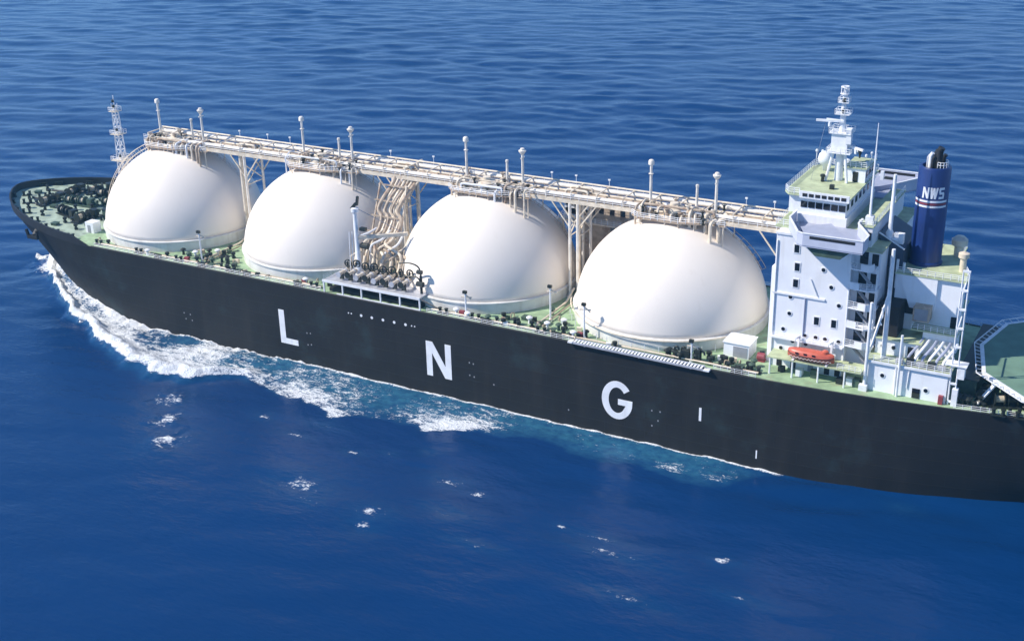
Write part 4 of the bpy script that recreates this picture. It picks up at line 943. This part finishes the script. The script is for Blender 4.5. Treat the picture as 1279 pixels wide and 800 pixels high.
for x in (33.0,39.4):
    dv = put('boat_davit', MB().bar((x,-17.0,22.85),(x,-16.6,26.6),0.4,0.5).bar((x,-16.6,26.5),(x,-19.2,27.1),0.4,0.4), M['white'], ho)
    put('fall_wire', MB().tube([(x,-19.2,27.0),(x,-19.2,24.9)],0.05,4), M['shell'], ho)
    put('boat_cradle', MB().bar((x,-20.2,22.85),(x,-18.2,23.1),0.4,0.35), M['white'], ho)
lk = empty('deck_locker', (20.4,-13.6,F+0.02))
put('locker_body', MB().box(-2.6,2.6,-2.4,2.4,0.0,2.9), M['white'], lk)
put('locker_roof', MB().box(-2.8,2.8,-2.6,2.6,2.9,3.08), M['trim'], lk)
put('shutter', MB().box(-0.6,2.3,-2.48,-2.4,0.2,2.4), M['shell'], lk)
thing(lk, 'white box-shaped deck locker standing between fourth dome and deckhouse', 'locker')
dr = put('fire_pump', MB().tube([(24.6,-15.2,F+0.9),(26.0,-15.2,F+0.9)],0.8,10).box(24.4,26.2,-15.9,-14.5,F,F+0.3), M['red'], ship, smooth=True, angle=40)

# ------------------------------------------------------------------ sea
def vnoise(x, y, seed):
    r = np.random.default_rng(seed); T = r.random((256,256))
    xi = np.floor(x).astype(int); yi = np.floor(y).astype(int); fx = sm(x-xi); fy = sm(y-yi)
    g = lambda a, b: T[a % 256, b % 256]
    return (g(xi,yi)*(1-fx)+g(xi+1,yi)*fx)*(1-fy) + (g(xi,yi+1)*(1-fx)+g(xi+1,yi+1)*fx)*fy
def fbm(x, y, s, seed, o=4):
    t = 0; a = 0.5; n = 0
    for k in range(o): t = t + a*vnoise(x/s*2**k+31*k, y/s*2**k+17*k, seed+k); n += a; a *= 0.5
    return t/n
def axis(parts):
    out = [parts[0][0]]
    for a, b, st in parts:
        n = max(1, int(round((b-a)/st))); out += list(a + (b-a)*(np.arange(n)+1)/n)
    return np.array(out)
gx = axis([(-900,-660,6),(-660,-230,1.7),(-230,-200,1.0),(-200,-60,0.55),(-60,60,0.8),(60,130,1.6),(130,400,8)])
gy_ = axis([(-260,-150,3),(-150,-85,1.3),(-85,-48,0.9),(-48,-2,0.5),(-2,30,1.3),(30,620,1.7),(620,900,7)])
GX, GY = np.meshgrid(gx, gy_, indexing='ij')
Z = np.zeros_like(GX)
wd0 = math.atan2(0.87, -0.30)     # wind sea runs away from the viewer
for k in range(72):
    lam = 7.0*(46/7.0)**rng.random(); th = wd0 + rng.normal(0, 0.34); ph = rng.random()*6.283
    kk = 2*math.pi/lam; amp = 0.0029*lam**0.95*math.exp(-(lam/34)**4)
    a = kk*(GX*math.cos(th)+GY*math.sin(th)) + ph
    Z += amp*(np.sin(a) + 0.18*np.cos(2*a))
gust = (0.30 + 1.35*fbm(GX, GY, 110, 77, 3))*(1 - 0.68*sm((-28-GY)/22))   # calmer in the lee of the hull
Z *= gust
edge = sm((GX+900)/120)*sm((400-GX)/120)*sm((GY+260)/60)*sm((900-GY)/120)
Z *= edge
# ship wave system on the port side
hw = np.interp(GX, np.arange(-190, 93, 1.0), [half_water(float(t)) for t in np.arange(-190, 93, 1.0)], left=0, right=0)
ox = [-190,-186,-182,-174,-163,-148,-134,-120,-109,-100,-91,-84,-75,-64,-58,-50,-38,-29,-10,5,17,24,34,40]
oy = [1,4,9.5,15.5,22.5,30,37,41.5,44,42.6,36,36.2,39.4,42.5,41.7,38,38,33.4,33.8,34,35,32.7,24.5,23.6]
yo = np.interp(GX, ox, oy) + (fbm(GX, GX*0, 6, 5, 3)-0.5)*5
d = -GY - hw
wdt = np.maximum(yo - hw, 0.8)
t = d/wdt
port = (GY < 5) & (GX > -197) & (GX < 45)
n1 = fbm(GX, GY, 9, 21); n2 = fbm(GX, GY, 3.0, 22); n3 = fbm(GX*0.6+GY*0.3, GY, 16, 23, 3); n4 = fbm(GX, GY, 1.3, 29, 3)
inside = sm((1.06-t)/0.10)*np.where(t > -0.2, 1, 0)
fwd = sm((-84-GX)/8)                       # breaking bow wave
crest = np.exp(-((t-0.80)/0.22)**2)
near = np.exp(-np.maximum(d,0)/np.where(GX < -130, 2.2, 0.9))
dens_f = np.clip(0.67 + 0.22*crest + 0.8*(n1-0.5) + 0.6*(n3-0.5), 0, 0.95)
gap = sm((-112-GX)/16)*np.exp(-((t-0.36)/0.24)**2)
dens_f = dens_f*(1-0.28*gap) + sm((-118-GX)/14)*(0.22*near + 0.16*crest)
mid = (1-fwd)*sm((-18-GX)/14)
dens_m = np.clip(0.35 + 0.27*np.exp(-((t-0.78)/0.30)**2)*(0.45+0.9*sm((n3-0.3)/0.35)) + 0.6*(n1-0.5), 0, 0.8)
aft = 1 - fwd - mid
patch = np.exp(-(((GX-15)/11)**2 + ((t-0.75)/0.28)**2))
dens_a = 0.33*sm((1.1-t)/0.5) + 0.45*(n1-0.5) + 0.35*patch*n1*1.6
foam = inside*(fwd*dens_f + mid*dens_m + aft*np.clip(dens_a,0,1)*sm((38-GX)/14))
foam = np.maximum(foam, 1.0*np.exp(-(np.maximum(d,0)/0.75)**2)*sm((36-GX)/4)*0.95)
foam = np.where(port & (d > -1.5), foam, 0)
stem = np.exp(-(((GX+186)/7)**2 + ((GY+3)/6)**2)); foam = np.maximum(foam, np.where(GX > -196, 1.0*stem, 0))
aer = np.where(port, inside*sm((GX+150)/50)*(0.35+0.65*sm((1.0-t)/0.5))*sm((42-GX)/30), 0)
aer = np.maximum(aer, np.where(port, 0.45*fwd*sm((1.25-t)/0.3), 0))
# scattered foam flecks, some painting in reflections of the white domes
glint_flecks = [(-98,-53,4.5,5,.8),(-92,-60,4,5,.75),(-85,-67,5,5,.8),(-48.5,-69.3,6,4,.74),(-44,-73,3,2,.6),(-30,-71.5,4,2.6,.78),(-29,-76,3,2.2,.78),(-23,-55,4,2,.72),(-16,-56.7,1.8,.8,1.1),(3.5,-59.8,1.4,.8,1.1),(15,-63.7,7,1.4,.66),(12,-60,6,1.2,.62),(22.8,-74.4,6,1.6,.66),(33.7,-57,2.6,1.2,.95),(-17.5,-65,4,2,.64),(-73.5,-49.5,2.4,1.4,.78),(-47,-54,2.2,.9,.9),(-40,-51,1.6,.8,.9),(-62,-53,3.5,1,.85),(-60,-47,3.5,1.5,.6),(57,-25,2,1.2,.5),(-33,-47,1.5,1,.7),(-8,-72,5,1.2,.6),(40,-66,4,1.2,.55)]
for (a, b, ra, rb, q) in glint_flecks:
    e = np.exp(-(((GX-a)/(1.05*ra))**2 + ((GY-b)/(1.0*rb))**2)); foam = np.maximum(foam, 0.72*q*e*(0.5+0.95*n4)); aer = np.maximum(aer, 0.15*np.exp(-(((GX-a)/(ra*1.6))**2 + ((GY-b)/(rb*1.6))**2)))
foam = np.clip(foam, 0, 1); aer = np.clip(aer, 0, 1)
# heights of the ship's waves
hh = np.interp(GX, [-197,-193,-189,-185,-178,-170,-160,-150,-140,-128], [0,1.8,4.6,6.0,5.6,4.6,3.1,1.7,0.7,0])
hump = hh*np.exp(-np.maximum(np.where(GX < -186, np.abs(GY), d),0)/4.0)*np.where(GY < 8, 1, 0)*(0.85+0.35*n2)
roll = 2.1*fwd*np.exp(-((t-0.86)/0.16)**2)*sm((-80-GX)/20)*np.where(port,1,0)
lump = np.where(port, foam*(1.7*(n2-0.5)+0.9*(n4-0.5))*np.where(GX < -80, 1.0, 0.45), 0)
Z = Z*np.where(port & (t < 1.3), 0.55, 1.0) + np.where(d > -2, hump, 0) + np.where(d > -1, roll, 0) + lump
nx, ny = GX.shape
co = np.stack([GX, GY, Z], -1).reshape(-1, 3)
idx = np.arange(nx*ny).reshape(nx, ny)
quads = np.stack([idx[:-1,:-1], idx[1:,:-1], idx[1:,1:], idx[:-1,1:]], -1).reshape(-1, 4)
fq = np.maximum.reduce([foam[:-1,:-1], foam[1:,:-1], foam[1:,1:], foam[:-1,1:]]).reshape(-1)
nearhull = ((GX[:-1,:-1] < 42) & (GX[:-1,:-1] > -193) & (GY[:-1,:-1] > -47) & (GY[:-1,:-1] < 6)).reshape(-1)
isfoam = (fq > 0.12) & nearhull

WCA = (0.001, 0.025, 0.100, 1); WCB = (0.001, 0.034, 0.134, 1)
def sea_material():
    Mt = bpy.data.materials.new('deep_blue_sea_water'); Mt.use_nodes = True
    n = Mt.node_tree.nodes; L = Mt.node_tree.links; b = n['Principled BSDF']
    geo = n.new('ShaderNodeNewGeometry')
    af = n.new('ShaderNodeAttribute'); af.attribute_name = 'foam'; aa = n.new('ShaderNodeAttribute'); aa.attribute_name = 'aerated'
    def noise(sc, det, rough=0.55, vec=None, dist=0.0):
        t = n.new('ShaderNodeTexNoise'); t.inputs['Scale'].default_value = sc; t.inputs['Detail'].default_value = det; t.inputs['Roughness'].default_value = rough
        t.inputs['Distortion'].default_value = dist
        L.new(vec or geo.outputs['Position'], t.inputs['Vector']); return t.outputs['Fac']
    def math_(op, a, b_=None, c=None):
        t = n.new('ShaderNodeMath'); t.operation = op
        for i, v in enumerate((a, b_, c)):
            if v is None: continue
            if isinstance(v, (int, float)): t.inputs[i].default_value = v
            else: L.new(v, t.inputs[i])
        return t.outputs[0]
    # lacy foam: density attribute against two noises
    mq = n.new('ShaderNodeMapping'); mq.inputs['Rotation'].default_value = (0, 0, 0.12); mq.inputs['Scale'].default_value = (0.6, 1.15, 1.0)
    L.new(geo.outputs['Position'], mq.inputs['Vector'])
    f1 = noise(0.7, 6, 0.66, mq.outputs[0], dist=0.8); f2 = noise(2.4, 4, 0.6)
    fs_ = math_('ADD', math_('MULTIPLY', f1, 0.62), math_('MULTIPLY', f2, 0.38))
    thr = math_('SUBTRACT', math_('ADD', math_('MULTIPLY', af.outputs['Fac'], 0.56), 0.2), fs_)
    mr = n.new('ShaderNodeMapRange'); mr.interpolation_type = 'SMOOTHSTEP'; mr.inputs['From Min'].default_value = -0.05; mr.inputs['From Max'].default_value = 0.13
    L.new(thr, mr.inputs['Value']); mask = mr.outputs[0]
    g0 = n.new('ShaderNodeMath'); g0.operation = 'GREATER_THAN'; L.new(af.outputs['Fac'], g0.inputs[0]); g0.inputs[1].default_value = 0.03
    mask = math_('MULTIPLY', mask, g0.outputs[0])
    # water colour: deep, with greener aerated water near the hull
    big = noise(0.012, 3)
    c1 = n.new('ShaderNodeMix'); c1.data_type = 'RGBA'; L.new(big, c1.inputs['Factor'])
    c1.inputs['A'].default_value = WCA; c1.inputs['B'].default_value = WCB
    c2 = n.new('ShaderNodeMix'); c2.data_type = 'RGBA'
    an_ = math_('MULTIPLY', aa.outputs['Fac'], math_('ADD', -0.35, math_('MULTIPLY', noise(0.5, 5, 0.65), 2.1)))
    L.new(an_, c2.inputs['Factor']); L.new(c1.outputs['Result'], c2.inputs['A']); c2.inputs['B'].default_value = (0.025, 0.12, 0.21, 1)
    L.new(c2.outputs['Result'], b.inputs['Base Color'])
    b.inputs['Roughness'].default_value = 0.22; b.inputs['IOR'].default_value = 1.333
    mp = n.new('ShaderNodeMapping'); mp.inputs['Rotation'].default_value = (0, 0, -0.33); mp.inputs['Scale'].default_value = (0.45, 1.0, 1.0)
    L.new(geo.outputs['Position'], mp.inputs['Vector'])
    h = math_('ADD', math_('MULTIPLY', noise(0.28, 4, 0.5, mp.outputs[0]), 1.0), math_('ADD', math_('MULTIPLY', noise(1.3, 3, 0.5, mp.outputs[0]), 0.30), math_('MULTIPLY', noise(5.0, 2, 0.5, mp.outputs[0]), 0.07)))
    bp = n.new('ShaderNodeBump'); bp.inputs['Strength'].default_value = 0.4; bp.inputs['Distance'].default_value = 0.55
    L.new(h, bp.inputs['Height']); L.new(bp.outputs[0], b.inputs['Normal'])
    fo = n.new('ShaderNodeBsdfPrincipled'); fo.inputs['Base Color'].default_value = (0.80, 0.83, 0.86, 1); fo.inputs['Roughness'].default_value = 0.85
    fo.inputs['Specular IOR Level'].default_value = 0.2
    bf = n.new('ShaderNodeBump'); bf.inputs['Strength'].default_value = 1.0; bf.inputs['Distance'].default_value = 1.2
    L.new(fs_, bf.inputs['Height']); L.new(bf.outputs[0], fo.inputs['Normal'])
    ms = n.new('ShaderNodeMixShader'); L.new(mask, ms.inputs[0]); L.new(b.outputs[0], ms.inputs[1]); L.new(fo.outputs[0], ms.inputs[2])
    L.new(ms.outputs[0], n['Material Output'].inputs['Surface'])
    return Mt
SEA = sea_material()
def sea_mesh(name, qs, extra=None):
    used = np.unique(qs); remap = -np.ones(nx*ny, int); remap[used] = np.arange(len(used)); q = remap[qs]; v = co[used]
    fa = foam.reshape(-1)[used]; ar = aer.reshape(-1)[used]
    if extra is not None:
        ev, eq = extra; q = np.concatenate([q, eq+len(v)]); v = np.concatenate([v, ev]); fa = np.concatenate([fa, np.zeros(len(ev))]); ar = np.concatenate([ar, np.zeros(len(ev))])
    me = bpy.data.meshes.new(name)
    me.vertices.add(len(v)); me.vertices.foreach_set('co', v.astype(np.float32).ravel())
    me.loops.add(q.size); me.loops.foreach_set('vertex_index', q.astype(np.int32).ravel())
    me.polygons.add(len(q)); me.polygons.foreach_set('loop_start', np.arange(0, q.size, 4, dtype=np.int32))
    me.update(calc_edges=True)
    for nm, arr in (('foam', fa), ('aerated', ar)):
        at = me.attributes.new(nm, 'FLOAT', 'POINT'); at.data.foreach_set('value', arr.astype(np.float32))
    me.shade_smooth(); me.materials.append(SEA); me.validate()
    return me
# flat sheet out to the horizon round the detailed water
B = 6000.0; X_ = [-B, -900, 400, B]; Y_ = [-B, -260, 900, B]
ev = np.array([(x, y, 0.0) for x in X_ for y in Y_]); eq = []
for i in range(3):
    for j in range(3):
        if i == 1 and j == 1: continue
        eq.append((i*4+j, (i+1)*4+j, (i+1)*4+j+1, i*4+j+1))
sea = link('sea', sea_mesh('sea', quads[~isfoam], (ev, np.array(eq)))); sea['kind'] = 'structure'
sea['label'] = 'deep blue open sea with low wind waves'
bw_ = link('bow_wave', sea_mesh('bow_wave', quads[isfoam])); bw_['kind'] = 'stuff'
bw_['label'] = 'white foaming bow wave and wash along the black hull'; bw_['category'] = 'foam'

# ------------------------------------------------------------------ sea haze
hz_m = bpy.data.materials.new('pale_blue_sea_haze'); hz_m.use_nodes = True
hn = hz_m.node_tree.nodes; hn.clear()
pv = hn.new('ShaderNodeVolumePrincipled'); pv.inputs['Color'].default_value = (0.22, 0.62, 1.0, 1); pv.inputs['Density'].default_value = HAZE; pv.inputs['Anisotropy'].default_value = 0.2
ho_ = hn.new('ShaderNodeOutputMaterial'); hz_m.node_tree.links.new(pv.outputs[0], ho_.inputs['Volume'])
hz = put('haze', MB().box(-6100, 6100, -6100, 6100, -8.5, 132), hz_m); hz['kind'] = 'stuff'
hz['label'] = 'thin pale blue sea haze over the water'; hz['category'] = 'haze'
